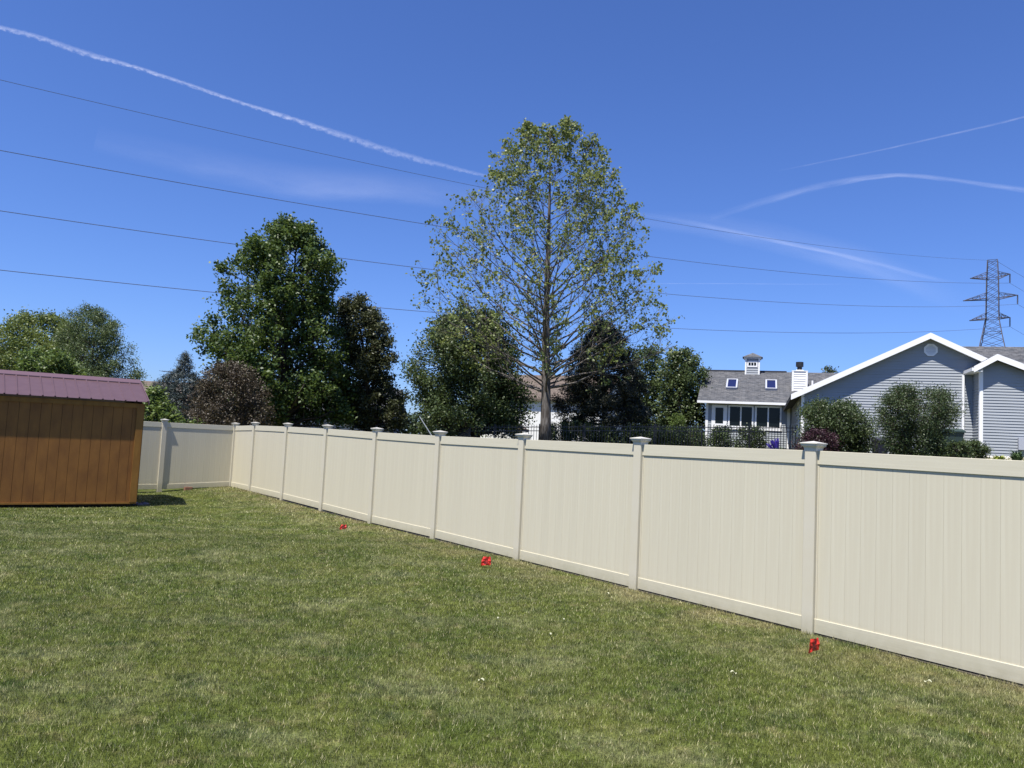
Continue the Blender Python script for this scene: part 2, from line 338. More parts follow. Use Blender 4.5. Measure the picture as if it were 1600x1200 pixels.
mb = MB(); mb.prism(chamf(PK/2-.0004, .011, .0009), 0, 1.0); picket_me = mb.mesh('picket', M['vinyl_v'])
_rc = {}
def rail_me(L, h):
    k = (round(L, 3), h)
    if k not in _rc:
        mb = MB(); prof = [(-.025+.003, 0), (.025-.003, 0), (.025, .003), (.025, h-.003), (.022, h), (-.022, h), (-.025, h-.003), (-.025, .003)]
        mb.prism(prof, 0, L, ax=0); _rc[k] = mb.mesh('rail', M['vinyl_h'])
    return _rc[k]
def chan_me():
    if 'c' not in _rc:
        mb = MB(); mb.box(0, .016, -.017, .017, 0, 1); _rc['c'] = mb.mesh('channel', M['vinyl'])
    return _rc['c']
def fence_run(root, p0, d, spans, tops, bots, first_post=True):
    """posts at the ends of spans; tops/bots = panel top / bottom heights at each post"""
    ang = math.atan2(d[1], d[0]); root_l = root.location
    pos = 0.0; n = len(spans)
    def put(name, me, x, y, z, parent, sz=1, tilt=0, inv=None):
        o = bpy.data.objects.new(name, me); COL.objects.link(o); o.parent = parent
        o.location = (x-root_l[0], y-root_l[1], z-root_l[2]) if parent == root else (x, y, z)
        o.rotation_euler = (0, -tilt, ang) if parent == root else (0, 0, 0); o.scale = (1, 1, sz); return o
    for k in range(n+1):
        x, y = p0[0]+d[0]*pos, p0[1]+d[1]*pos
        if k > 0 or first_post:
            zb = gz(x, y)-.06; zt = tops[k]
            me_ = bpy.data.meshes.new('post'); me_ = post_me.copy()
            for v_ in me_.vertices: v_.co.z *= (zt-zb)
            po = put('post', me_, x, y, zb, root)
            cp = bpy.data.objects.new('post_cap', cap_me); COL.objects.link(cp); cp.parent = po; cp.location = (0, 0, zt-zb)
        if k == n: break
        L = spans[k]-.127; x0, y0 = x+d[0]*.0635, y+d[1]*.0635
        t0, t1 = tops[k], tops[k+1]; b0, b1 = bots[k], bots[k+1]
        tt, tb = math.atan2(t1-t0, L), math.atan2(b1-b0, L)
        put('top_rail', rail_me(L/cos(tt), .14), x0, y0, t0-.14, root, tilt=tt)
        put('bottom_rail', rail_me(L/cos(tb), .14), x0, y0, b0, root, tilt=tb)
        for s_ in (0, L-.016):
            zb = b0+(b1-b0)*s_/L+.139; put('channel', chan_me(), x0+d[0]*s_, y0+d[1]*s_, zb, root, sz=t0+(t1-t0)*s_/L-.139-zb)
        m_ = max(1, round(L/PK)); pw = L/m_
        for i in range(m_):
            s_ = (i+.5)*pw; zb = b0+(b1-b0)*s_/L+.13; o = put('picket', picket_me, x0+d[0]*s_, y0+d[1]*s_, zb, root, sz=t0+(t1-t0)*s_/L-.13-zb)
            o.scale = (pw/PK, 1, o.scale[2])
        pos += spans[k]
# long run: two panels nearer than the near post, seven full ones and the short one to the corner
start = F0-FD*(2*PITCH)
tops = [1.845, 1.855, 1.865, 1.848, 1.842, 1.836, 1.852, 1.880, 1.893, 1.890, 1.852]
bots = [.02, .018, .018, .02, .02, .03, .02, .045, .06, .06, .05]
fr = empty('vinyl_fence', (start[0], start[1], 0), 'long run of almond vinyl privacy fence receding from the right edge to the far corner', 'fence')
fence_run(fr, start, FD, [PITCH]*9+[1.72], tops, bots)
bstart = CORNER; BD = FN
fb = empty('vinyl_fence', (bstart[0], bstart[1], 0), 'short back run of vinyl fence in raking light between the corner and the shed', 'fence')
fence_run(fb, bstart, BD, [1.99, PITCH, PITCH, PITCH], [1.852, 1.853, 1.85, 1.85, 1.85], [.06, -.03, -.06, -.08, -.08], first_post=False)
# strip of bare soil under the long fence
mb = MB()
for k in range(40):
    a0, a1 = k*.6, k*.6+.6
    if a1 > 10*PITCH: break
    q = []
    for a_, o_ in ((a0, -.09), (a1, -.09), (a1, .05+.02*sin(a1*9)), (a0, .05+.02*sin(a0*9))):
        x, y = start+FD*a_+FN*o_; q.append((x, y, gz(x, y)+.006))
    mb.poly(q[::-1])
tag(link('soil_strip', mb.mesh('soil_strip', M['dirt'])), kind='structure')

# ------------------------------------------------------------------ shed
sx, sy = SC; SZ0 = -.03
def ST(a, b, z): return (sx+SU[0]*a+SV[0]*b, sy+SU[1]*a+SV[1]*b, z+.006*a*(z > .5))
shed = empty('garden_shed', (sx, sy, gz(sx, sy)), 'brown stained wooden garden shed with burgundy metal roof', 'shed')
EZ, RZ_ = 2.30, 2.83; OV = .13; GOV = .10
mb = MB(); mb.box(-SHED_L, 0, .02, SHED_D-.02, SZ0, EZ-.06, ST); part('wall_core', mb, M['shed_gap'], shed)
pitchb = .2035; nb = int(SHED_L/pitchb)
for k in range(nb):
    a1 = -k*pitchb-.0; a0 = a1-pitchb+.006
    mb = MB(); mb.box(a0, a1-.0, -.006, .018, SZ0-.01, EZ-.045, ST); part('siding_board', mb, M['shed_wood'], shed)
for k in range(12):          # right end boards
    b0 = .02+k*pitchb; b1 = min(b0+pitchb-.006, SHED_D-.02)
    mb = MB(); mb.box(0, .018, b0, b1, SZ0-.01, EZ-.06, ST); part('siding_board', mb, M['shed_wood'], shed)
# gable infill right and left
rb = SHED_D/2
for aa in (-.02, -SHED_L):
    mb = MB(); pr = [(0.02, EZ-.06), (SHED_D-.02, EZ-.06), (rb, RZ_-.05)]
    A = [ST(aa, b, z) for b, z in pr]; B = [ST(aa+.03, b, z) for b, z in pr]
    mb.poly(A); mb.poly(B[::-1])
    for i in range(3): mb.poly([A[i], B[i], B[(i+1) % 3], A[(i+1) % 3]])
    part('gable_board', mb, M['shed_wood'], shed)
mb = MB(); mb.box(-.115, .03, -.042, -.008, SZ0-.012, EZ-.05, ST); part('corner_trim', mb, M['shed_trim'], shed)
mb = MB(); mb.box(.02, .05, -.008, .10, SZ0-.012, EZ-.06, ST); part('corner_trim', mb, M['shed_trim'], shed)
mb = MB(); mb.box(-SHED_L, .03, -.036, -.008, EZ-.15, EZ-.048, ST); part('eave_board', mb, M['shed_trim'], shed)
mb = MB(); mb.box(-SHED_L, .03, -.03, .0, SZ0-.05, SZ0-.012, ST); part('sill_board', mb, M['shed_trim'], shed)
for b in (.25, SHED_D-.35):
    mb = MB(); mb.box(-SHED_L+.1, -.05, b, b+.1, gz(sx, sy)-.05, SZ0-.051, ST); part('skid', mb, M['bark_dark'], shed)
# roof planes: ribbed metal sheets, each field between two ribs is one panel
def roofpt(a, t, side, h=0):      # t 0 eave..1 ridge
    bE = -OV if side < 0 else SHED_D+OV
    b = bE+(rb-bE)*t; z = EZ+(RZ_-EZ)*t+h; return ST(a, b, z)
rp = .235; nr = int((SHED_L+2*GOV)/rp)
for side in (-1, 1):
    for k in range(nr+1):
        a1 = GOV-k*rp; a0 = max(a1-rp, -SHED_L-GOV)
        if a0 >= a1: break
        mb = MB(); xs = [(a0, .0), (a0+.045, 0), (a0+.058, 0.0), (a1-.034, 0), (a1-.02, .022), (a1-.002, .022), (a1, .0)]
        xs = [(a0, 0), (a1-.040, 0), (a1-.026, .022), (a1-.010, .022), (a1, 0)]
        for (p, hp), (q, hq) in zip(xs[:-1], xs[1:]):
            mb.poly([roofpt(p, 0, side, hp), roofpt(q, 0, side, hq), roofpt(q, 1, side, hq), roofpt(p, 1, side, hp)][::-side if side == -1 else 1])
            mb.poly([roofpt(p, 0, side, hp-.006), roofpt(q, 0, side, hq-.006), roofpt(q, 0, side, hq), roofpt(p, 0, side, hp)])
        mb.poly([roofpt(a0, 0, side, -.012), roofpt(a1, 0, side, -.012), roofpt(a1, 1, side, -.012), roofpt(a0, 1, side, -.012)])
        part('roof_panel', mb, M['metalroof'], shed)
mb = MB()
for side in (-1, 1):
    A = [roofpt(-SHED_L-GOV-.01, .86, side, .028), roofpt(GOV+.01, .86, side, .028), roofpt(GOV+.01, 1, side, .045), roofpt(-SHED_L-GOV-.01, 1, side, .045)]
    mb.poly(A if side < 0 else A[::-1]); B = [roofpt(-SHED_L-GOV-.01, .86, side, .005), roofpt(GOV+.01, .86, side, .005)]; mb.poly([B[0], B[1], A[1], A[0]])
part('ridge_cap', mb, M['metalridge'], shed)
for aa in (GOV, -SHED_L-GOV-.02):
    mb = MB()
    for side in (-1, 1):
        c = [roofpt(aa, 0, side, -.07), roofpt(aa+.02, 0, side, -.07), roofpt(aa+.02, 1, side, -.07), roofpt(aa, 1, side, -.07)]
        d_ = [roofpt(aa, 0, side, .026), roofpt(aa+.02, 0, side, .026), roofpt(aa+.02, 1, side, .026), roofpt(aa, 1, side, .026)]
        mb.hexa(c+d_)
    part('rake_trim', mb, M['metalridge'], shed)

# ------------------------------------------------------------------ grey house
HA = rad(18); HU = np.array([cos(HA), -sin(HA)]); HV = np.array([sin(HA), cos(HA)]); HO = np.array([15.907, 26.0])
def H(s, w_, z): return (HO[0]+HU[0]*s+HV[0]*w_, HO[1]+HU[1]*s+HV[1]*w_, z)
house = empty('house', (HO[0], HO[1], 2.05), 'grey blue sided house with white rakes, grey shingle roof, cupola and chimney', 'house')
GB = 2.02
EXPO = .0985
def siding(mb, T, s0, s1, z0, z1f, thick=.12, expo=EXPO):
    """T(s, out, z): wall at out=0, outwards positive. z1f: None->flat number, or (apex s, apex z, slopeL, slopeR)"""
    zt = z1f if not isinstance(z1f, tuple) else z1f[1]
    k = 0; z = z0
    def ext(z):
        if not isinstance(z1f, tuple): return s0, s1
        sa, za, mL, mR = z1f; return max(s0, sa-(za-z)/mL), min(s1, sa+(za-z)/mR)
    while z < zt-1e-4:
        zn = min(z+expo, zt); a0, a1 = ext(z); b0, b1 = ext(zn)
        if a1-a0 < .02: break
        mb.poly([T(a0, .023, z), T(a1, .023, z), T(b1, .002, zn), T(b0, .002, zn)])
        mb.poly([T(a0, 0, z), T(a1, 0, z), T(a1, .023, z), T(a0, .023, z)]); z = zn
    pts = [T(s0, 0, z0), T(s1, 0, z0)]
    if isinstance(z1f, tuple):
        sa, za, mL, mR = z1f; zl = za-(sa-s0)*mL; zr = za-(s1-sa)*mR
        o = [(s0, z0), (s1, z0)]+([(s1, zr)] if zr > z0 else [])+[(sa, za)]+([(s0, zl)] if zl > z0 else [])
    else: o = [(s0, z0), (s1, z0), (s1, zt), (s0, zt)]
    A = [T(s, -.001, z) for s, z in o]; B = [T(s, -thick, z) for s, z in o]; mb.poly(A); mb.poly(B[::-1])
    for i in range(len(o)): mb.poly([A[i], B[i], B[(i+1) % len(o)], A[(i+1) % len(o)]])
def shingles(mb, A, B, C_, D, thick=.10, expo=.14):
    """roof plane: A,B eave ends, C above B, D above A. stepped courses + slab"""
    A, B, C_, D = map(np.array, (A, B, C_, D)); A = A.astype(float)
    n = np.cross(B-A, D-A); n = n/np.linalg.norm(n); n = n if n[2] > 0 else -n
    Ls = np.linalg.norm(D-A); N = max(1, int(round(Ls/expo))); LA = np.linalg.norm(B-A); dirn = (B-A)/LA
    for k in range(N):
        t0, t1 = k/N, (k+1)/N
        p0, p1 = A+(D-A)*t0, B+(C_-B)*t0; q0, q1 = A+(D-A)*t1, B+(C_-B)*t1
        a = n*.014; b = n*.003; u0, u1, u2, u3 = [float((p-A)@dirn) for p in (p0, p1, q1, q0)]
        mb.poly([p0+a, p1+a, q1+b, q0+b], [(u0, t0*Ls), (u1, t0*Ls), (u2, t1*Ls-.001), (u3, t1*Ls-.001)])
        mb.poly([p0, p1, p1+a, p0+a], [(u0, t0*Ls+.01)]*4)
    dn = np.array([0, 0, -thick])
    for q in ([A, B, C_, D],):
        lo = [p+dn for p in q]; mb.poly(lo[::-1])
        for i in range(4): mb.poly([lo[i], lo[(i+1) % 4], q[(i+1) % 4], q[i]])
# main gable wall
apS, apZ, SL = -1.41, 6.35, .503
eL, eR = -6.02, 3.20
mainT = lambda s, o, z: H(s, .9-o, z)
zW = apZ-.16
mb = MB(); siding(mb, mainT, -5.62, 2.9, GB, (apS, zW, SL, SL)); part('gable_wall', mb, M['siding'], house)
# left wall of main block (seen obliquely) and rest of the body
leftT = lambda w_, o, z: H(-5.62-o, w_, z)
mb = MB(); siding(mb, lambda s, o, z: leftT(22-s, o, z), 22-16, 22-.92, GB, apZ-(apS+5.62)*SL-.16); part('side_wall', mb, M['siding'], house)
# main roof
def mz(s): return apZ-abs(s-apS)*SL
for side in (0, 1):
    mb = MB(); se = eL if side == 0 else eR
    A, B = H(se, .6, mz(se)), H(se, 18, mz(se)); C_, D = H(apS, 18, apZ), H(apS, .6, apZ)
    shingles(mb, A, B, C_, D, .13); part('roof', mb, M['shingle'], house)
for side in (0, 1):      # rake boards
    mb = MB(); se = eL if side == 0 else eR
    for (z_hi, z_lo, w0, w1) in ((.02, -.19, .565, .597),):
        c = []
        for zz in (z_lo, z_hi):
            pts = [(se, w0), (apS, w0), (apS, w1), (se, w1)]
            c += [H(s, w_, mz(s)+zz) for s, w_ in pts]
        mb.hexa(c)
    part('rake_board', mb, M['white'], house)
mb = MB()       # soffit under the rake
for se in (eL, eR):
    mb.poly([H(se, .6, mz(se)-.15), H(apS, .6, apZ-.15), H(apS, .9, apZ-.15), H(se, .9, mz(se)-.15)])
part('soffit', mb, M['white'], house)
# octagonal gable vent
vb = part
vs_, vz_ = -1.345, 5.79
mb = MB(); R1, R2 = .235, .17
oc = [(cos(pi/8+k*pi/4), sin(pi/8+k*pi/4)) for k in range(8)]
for k in range(8):
    a, b = oc[k], oc[(k+1) % 8]
    f1 = lambda q, r, o: H(vs_+q[0]*r, .9-o, vz_+q[1]*r)
    mb.poly([f1(a, R1, .05), f1(b, R1, .05), f1(b, R2, .05), f1(a, R2, .05)]); mb.poly([f1(a, R1, 0), f1(b, R1, 0), f1(b, R1, .05), f1(a, R1, .05)]); mb.poly([f1(a, R2, .05), f1(b, R2, .05), f1(b, R2, .01), f1(a, R2, .01)])
gv = part('gable_vent', mb, M['white'], house)
mb = MB()
for k in range(6):
    z0 = vz_-.15+k*.05; hw = min(.165, math.sqrt(max(.001, .175**2-(z0+.02-vz_)**2)))
    mb.poly([H(vs_-hw, .9-.04, z0), H(vs_+hw, .9-.04, z0), H(vs_+hw, .9-.022, z0+.045), H(vs_-hw, .9-.022, z0+.045)])
part('vent_louvers', mb, M['white'], house, parent=gv)
# right wing
wS, wZ, wm = .43, 5.50, .62
mb = MB(); siding(mb, lambda s, o, z: H(s, 0-o, z), 0.0, 2.0, GB, (wS+.0, wZ-.15, wm, .42)); part('wing_wall', mb, M['siding'], house)
mb = MB(); siding(mb, lambda s, o, z: H(-o, .9-s, z), 0.0, .9, GB, wZ-wS*wm-.15); part('wing_side_wall', mb, M['siding'], house)
def wz(s): return wZ-(wS-s)*wm if s < wS else wZ-(s-wS)*.42
for a, b in ((-.26, wS), (2.4, wS)):
    mb = MB(); shingles(mb, H(a, -.3, wz(a)), H(a, 3.0, wz(a)), H(b, 3.0, wz(b)), H(b, -.3, wz(b)), .12); part('roof', mb, M['shingle'], house)
    mb = MB(); c = []
    for zz in (-.185, .02):
        c += [H(s, w_, wz(s)+zz) for s, w_ in ((a, -.335), (b, -.335), (b, -.303), (a, -.303))]
    mb.hexa(c); part('rake_board', mb, M['white'], house)
mb = MB(); mb.box(-.255, 0, -.3, .88, wz(-.26)-.15, wz(-.26)-.125, H); part('soffit', mb, M['white'], house)
mb = MB(); mb.box(-.31, -.262, -.3, .88, wz(-.26)-.13, wz(-.26)-.02, H); part('gutter', mb, M['white'], house)
mb = MB(); mb.box(-.02, .085, -.024, .0, GB, wz(0)-.14, H); mb.box(-.024, 0, .0, .09, GB, wz(0)-.14, H); part('corner_trim', mb, M['white'], house)
mb = MB(); mb.box(-.36, -.29, .80, .88, GB, 4.9, H); part('downspout', mb, M['white'], house)
mb = MB(); mb.box(-5.64, -5.54, .876, .9, GB, mz(-5.62)-.15, H); mb.box(-5.645, -5.62, .9, 1.0, GB, mz(-5.62)-.15, H); part('corner_trim', mb, M['white'], house)
mb = MB(); mb.box(1.10, 1.36, -.14, -.02, 2.35, 2.75, H); part('meter_box', mb, M['greywall'], house)
# right rear roof, ridge parallel to the front
mb = MB(); rz, rw = 6.30, 3.65
shingles(mb, H(apS+.4, .9, 4.93), H(9, .9, 4.93), H(9, rw, rz), H(apS+.4, rw, rz), .12); part('roof', mb, M['shingle'], house)
mb = MB(); shingles(mb, H(9, 2*rw-.9, 4.93), H(apS+.4, 2*rw-.9, 4.93), H(apS+.4, rw, rz), H(9, rw, rz), .12); part('roof', mb, M['shingle'], house)
mb = MB(); siding(mb, mainT, 3.0, 8.9, GB, 4.85); part('front_wall', mb, M['siding'], house)
# sunroom block
W = 10.04
s0, s1 = -9.68, -5.75
eZ, rZ2, rW = 4.30, 6.20, W+3.7
mb = MB(); siding(mb, lambda s, o, z: H(s, W-o, z), s0, s1+.1, GB, 4.16, expo=.11); part('sunroom_wall', mb, M['siding'], house)
mb = MB(); siding(mb, lambda s, o, z: H(s0-o, W+5-s, z), 0, 5, GB, 4.16, expo=.11); part('sunroom_side_wall', mb, M['siding'], house)
mb = MB(); shingles(mb, H(s0-.42, W-.32, eZ), H(s1+.5, W-.32, eZ), H(apS, rW, rZ2), H(s0-.42, rW, rZ2), .12); part('roof', mb, M['shingle'], house)
mb = MB(); shingles(mb, H(s1+4, rW+4.0, eZ), H(s0-.42, rW+4.0, eZ), H(s0-.42, rW, rZ2), H(s1+4, rW, rZ2), .12); part('roof', mb, M['shingle'], house)
mb = MB(); mb.box(s0-.42, s1-.05, rW-.1, rW+.1, rZ2-.02, rZ2+.05, H); part('ridge_shingle', mb, M['shingle'], house)
mb = MB(); mb.box(s0-.42, s1-.02, W-.42, W-.335, eZ-.12, eZ-.005, H); part('gutter', mb, M['white'], house)
mb = MB(); mb.poly([H(s0-.4, W-.33, eZ-.125), H(s1, W-.33, eZ-.125), H(s1, W, eZ-.125), H(s0-.4, W, eZ-.125)]); part('soffit', mb, M['white'], house)
for a in (s0-.02, s1-.09):
    mb = MB(); mb.box(a, a+.13, W-.05, W-.018, GB, 4.16, H); part('corner_trim', mb, M['white'], house)
def framed(name, sa, sb, za, zb, fw, wp, gmat, mull=0, proud=.05, parent=None):
    mb = MB()
    mb.box(sa, sa+fw, wp-proud, wp-.018, za, zb, H); mb.box(sb-fw, sb, wp-proud, wp-.018, za, zb, H)
    mb.box(sa+fw, sb-fw, wp-proud, wp-.018, zb-fw, zb, H); mb.box(sa+fw, sb-fw, wp-proud, wp-.018, za, za+fw, H)
    for i in range(mull):
        c = sa+(sb-sa)*(i+1)/(mull+1); mb.box(c-fw*.42, c+fw*.42, wp-proud, wp-.019, za+fw, zb-fw, H)
    f_ = part(name, mb, M['white'], house)
    n = mull+1
    for i in range(n):
        a = sa+(sb-sa)*i/n; b = sa+(sb-sa)*(i+1)/n; l = a+(fw if i == 0 else fw*.42); r = b-(fw if i == n-1 else fw*.42)
        m2 = MB(); m2.box(l, r, wp-.032, wp-.02, za+fw, zb-fw, H); part('pane', m2, gmat, house, parent=f_)
    return f_
framed('window', -8.60, -7.40, 3.03, 4.13, .075, W, M['glass'], 1)
framed('window', -7.33, -6.10, 3.03, 4.13, .075, W, M['glass'], 1)
mb = MB(); mb.box(-9.40, -8.66, W-.045, W-.018, GB+.1, 4.12, H); dr = part('door', mb, M['white'], house)
mb = MB(); mb.box(-9.22, -8.84, W-.052, W-.046, 3.2, 3.98, H); part('pane', mb, M['glass'], house, parent=dr)
mb = MB(); mb.tube([H(-8.75, W-.05, 3.05), H(-8.75, W-.10, 3.05)], .025, 8); part('handle', mb, M['dark'], house, parent=dr)
mb = MB(); mb.box(-8.62, -6.08, W-.06, W-.018, 2.93, 3.02, H); part('window_sill', mb, M['white'], house)
# dark window on the shaded left wall
fw = .05
mb = MB()
for w0 in (2.2,):
    T = lambda o, w_, z: H(-5.62-o, w_, z)
    mb.box(.018, .05, w0, w0+.06, 2.5, 3.9, T); mb.box(.018, .05, w0+1.14, w0+1.2, 2.5, 3.9, T); mb.box(.018, .05, w0+.06, w0+1.14, 3.84, 3.9, T); mb.box(.018, .05, w0+.06, w0+1.14, 3.3, 3.35, T)
wf = part('window', mb, M['white'], house)
mb = MB(); mb.box(.018, .03, 2.26, 3.34, 2.5, 3.84, T); part('pane', mb, M['glass'], house, parent=wf)
# skylights on the sunroom slope
rs = (rZ2-eZ)/(rW-W+.32); 
def RO(s, q, h):    # q metres in plan up from the eave, h normal-ish height
    return H(s, W-.32+q-h*.43, eZ+q*rs+h*.9)
for sa in (-8.80, -6.87):
    mb = MB(); sb = sa+.56; q0, q1 = 1.45, 2.62; fw = .075
    for (a, b, c, d) in ((sa, sa+fw, q0, q1), (sb-fw, sb, q0, q1), (sa+fw, sb-fw, q0, q0+fw), (sa+fw, sb-fw, q1-fw, q1)):
        mb.box(a, b, c, d, 0, .13, RO)
    sk = part('skylight', mb, M['greywall'], house); mb = MB(); mb.box(sa+fw, sb-fw, q0+fw, q1-fw, .02, .10, RO); part('pane', mb, M['skyglass'], house, parent=sk)
# cupola
cS, cW, chw = -7.55, rW-.05, .36
mb = MB()
for (T, a, b) in ((lambda s, o, z: H(s, cW-chw-o, z), cS-chw, cS+chw), (lambda s, o, z: H(cS-chw-o, cW-s, z), -chw, chw), (lambda s, o, z: H(cS+chw+o, cW+s, z), -chw, chw)):
    siding(mb, T, a, b, 5.75, 6.86, .05, .12)
cu = part('cupola', mb, M['siding'], house)
mb = MB()
for a in (cS-chw-.02, cS+chw-.06): mb.box(a, a+.08, cW-chw-.04, cW-chw-.018, 5.8, 6.86, H)
mb.box(cS-chw, cS+chw, cW-chw-.038, cW-chw-.018, 5.93, 6.0, H); mb.box(cS-chw+.1, cS+chw-.1, cW-chw-.04, cW-chw-.018, 6.4, 6.72, H); mb.box(cS-chw-.09, cS+chw+.09, cW-chw-.09, cW+chw+.09, 6.86, 6.93, H)
part('trim', mb, M['white'], house, parent=cu)
for k in range(3):
    mb = MB(); a = cS-.2+k*.14; mb.box(a, a+.11, cW-chw-.046, cW-chw-.041, 6.48, 6.64, H); part('pane', mb, M['glass'], house, parent=cu)
mb = MB(); e = .52; t = H(cS, cW, 7.22); q = [H(cS+a*e, cW+b*e, 6.93) for a, b in ((-1, -1), (1, -1), (1, 1), (-1, 1))]
for i in range(4): mb.poly([q[i], q[(i+1) % 4], t], [(0, 0), (1, 0), (.5, .6)])
mb.poly(q[::-1]); part('cupola_roof', mb, M['shingle'], house, parent=cu)
# chimney
kS, kW, kh = -5.25, W+1.5, .35
mb = MB()
for (T, a, b) in ((lambda s, o, z: H(s, kW-kh-o, z), kS-kh, kS+kh), (lambda s, o, z: H(kS-kh-o, kW-s, z), -kh, kh), (lambda s, o, z: H(kS+kh+o, kW+s, z), -kh, kh)):
    siding(mb, T, a, b, 4.3, 5.97, .05, .12)
mb.box(kS-kh+.06, kS+kh-.06, kW-kh+.06, kW+kh, 4.5, 5.95, H)
ch = part('chimney', mb, M['whitewall'], house)
mb = MB()
for a in (kS-kh-.02, kS+kh-.07): mb.box(a, a+.09, kW-kh-.04, kW-kh-.018, 4.4, 5.99, H)
mb.box(kS-kh-.03, kS+kh+.03, kW-kh-.045, kW+kh+.02, 5.99, 6.03, H); mb.box(kS-.17, kS+.17, kW-.17, kW+.17, 6.03, 6.09, H); part('trim', mb, M['white'], house, parent=ch)
mb = MB(); mb.tube([H(kS, kW, 6.09), H(kS, kW, 6.26)], .12, 10); mb.tube([H(kS, kW, 6.26), H(kS, kW, 6.50)], .185, 10); part('flue', mb, M['dark'], house, parent=ch)
mb = MB(); mb.tube([H(-4.6, W+2, 5.2), H(-4.6, W+2, 5.62)], .05, 8); part('vent_pipe', mb, M['white'], house)

# ------------------------------------------------------------------ background houses
def simple_house(label, x, y, a, wd, dp, zb, ze, zr, wm, rm, along=True, wins=(), name='house'):
    """a: angle; wd along local x, dp depth; gable roof, ridge along local x if along"""
    r = empty(name, (x, y, zb), label, 'house'); ca, sa_ = cos(a), sin(a)
    T = lambda p, q, z: (x+ca*p-sa_*q, y+sa_*p+ca*q, z)
    mb = MB(); mb.box(-wd/2, wd/2, 0, dp, zb-.5, ze, T)
    if along: g = [[(-wd/2, 0, ze), (-wd/2, dp, ze), (-wd/2, dp/2, zr)], [(wd/2, 0, ze), (wd/2, dp, ze), (wd/2, dp/2, zr)]]
    else: g = [[(-wd/2, 0, ze), (wd/2, 0, ze), (0, 0, zr)], [(-wd/2, dp, ze), (wd/2, dp, ze), (0, dp, zr)]]
    for q in g: mb.poly([T(*p) for p in q])
    part('wall', mb, wm, r)
    o = .35; h = .06
    for sgn in (-1, 1):
        mb = MB()
        if along:
            yo = -o if sgn < 0 else dp+o; sl = (zr-ze)/(dp/2); ze2 = ze-o*sl+h
            pts = [T(-wd/2-o, yo, ze2), T(wd/2+o, yo, ze2), T(wd/2+o, dp/2, zr+h), T(-wd/2-o, dp/2, zr+h)]
        else:
            xo = sgn*(wd/2+o); sl = (zr-ze)/(wd/2); ze2 = ze-o*sl+h
            pts = [T(xo, -o, ze2), T(xo, dp+o, ze2), T(0, dp+o, zr+h), T(0, -o, zr+h)]
        shingles(mb, *pts, thick=.15, expo=.2); part('roof', mb, rm, r)
    for (wx, wz0, ww, wh) in wins:
        mb = MB(); mb.box(wx-ww/2, wx+ww/2, -.06, -.005, wz0, wz0+wh, T); f_ = part('window', mb, M['white'], r)
        mb = MB(); mb.box(wx-ww/2+.07, wx-.03, -.075, -.061, wz0+.07, wz0+wh-.07, T); part('pane', mb, M['glass'], r, parent=f_)
        mb = MB(); mb.box(wx+.03, wx+ww/2-.07, -.075, -.061, wz0+.07, wz0+wh-.07, T); part('pane', mb, M['glass'], r, parent=f_)
    return r
p = P(262, 594, 58); simple_house('far house with tan brown roof just right of the shed roof', p[0]+1.2, 58, rad(6), 11, 8, 1.3, p[2]-2.5, p[2], M['creamwall'], M['shingle_brown'], True, [(1.5, 1.9, 1.2, 1.2), (-2, 1.9, 1.2, 1.2)])
p = P(857, 622, 56); simple_house('white gabled house half hidden behind the sycamore trunk', p[0]-.6, 56, rad(-20), 9, 9, 1.3, p[2], p[2]+2.0, M['whitewall'], M['shingle_brown'], True, [(-2.5, 2.2, 1.4, 1.3), (2.3, 2.2, 1.2, 1.3)])
p = P(500, 640, 46); simple_house('grey house with white framed windows glimpsed low under the maple', p[0], 46, rad(4), 8.5, 7, 1.2, p[2], p[2]+1.6, M['greywall'], M['shingle'], True, [(-1.45, 1.9, .9, 1.5), (1.5, 2.3, 1.8, .9)])
p = P(770, 645, 44); simple_house('small white outbuilding low behind the dense green tree', p[0], 44, rad(-8), 2.8, 3, 1.4, p[2]-.7, p[2]+.1, M['whitewall'], M['shingle_brown'], False, name='outbuilding')

# ------------------------------------------------------------------ black metal fence beyond
bf = empty('metal_fence', (XY(1250, 31)[0], 31, 1.9), 'black metal picket fence running along the bushes behind the vinyl fence', 'fence')
def metal_run(A, B, zt, ztB=None):
    A = np.array(A); B = np.array(B); L = np.linalg.norm(B-A); d = (B-A)/L; ztB = ztB or zt
    n = int(L/.115); mb = MB(); zf = lambda t: zt+(ztB-zt)*t/L
    for i in range(n):
        t = i*.115; x, y = A+d*t; g = gz(x, y); z = zf(t); mb.box(x-.0095, x+.0095, y-.0095, y+.0095, g, z)
    part('pickets', mb, M['black'], bf, kind='stuff')
    for dz in (-.10, -.26, -.95):
        mb = MB(); (x0, y0), (x1, y1) = A, B; nrm = np.array([-d[1], d[0]])*.014
        c = []
        for zz in (dz-.016, dz+.016): c += [(x0-nrm[0], y0-nrm[1], zt+zz), (x1-nrm[0], y1-nrm[1], ztB+zz), (x1+nrm[0], y1+nrm[1], ztB+zz), (x0+nrm[0], y0+nrm[1], zt+zz)]
        mb.hexa(c); part('rail', mb, M['black'], bf)
    for i in range(int(L/1.9)+1):
        x, y = A+d*min(i*1.9, L); z = zf(min(i*1.9, L)); mb = MB(); mb.box(x-.022, x+.022, y-.022, y+.022, gz(x, y), z+.04); part('post', mb, M['black'], bf)
p1, p2, p3 = P(1248, 665, 31), P(985, 663, 32), P(735, 664, 33)
metal_run(p1[:2], p2[:2], p1[2], p2[2]); metal_run(p2[:2], p3[:2], p2[2], p3[2])
p4, p5 = P(716, 672, 36), P(985, 656, 44); p6 = P(1100, 658, 43)
metal_run(p3[:2], p4[:2], p3[2], p4[2]-.05); metal_run(p5[:2], p6[:2], p5[2], p6[2])

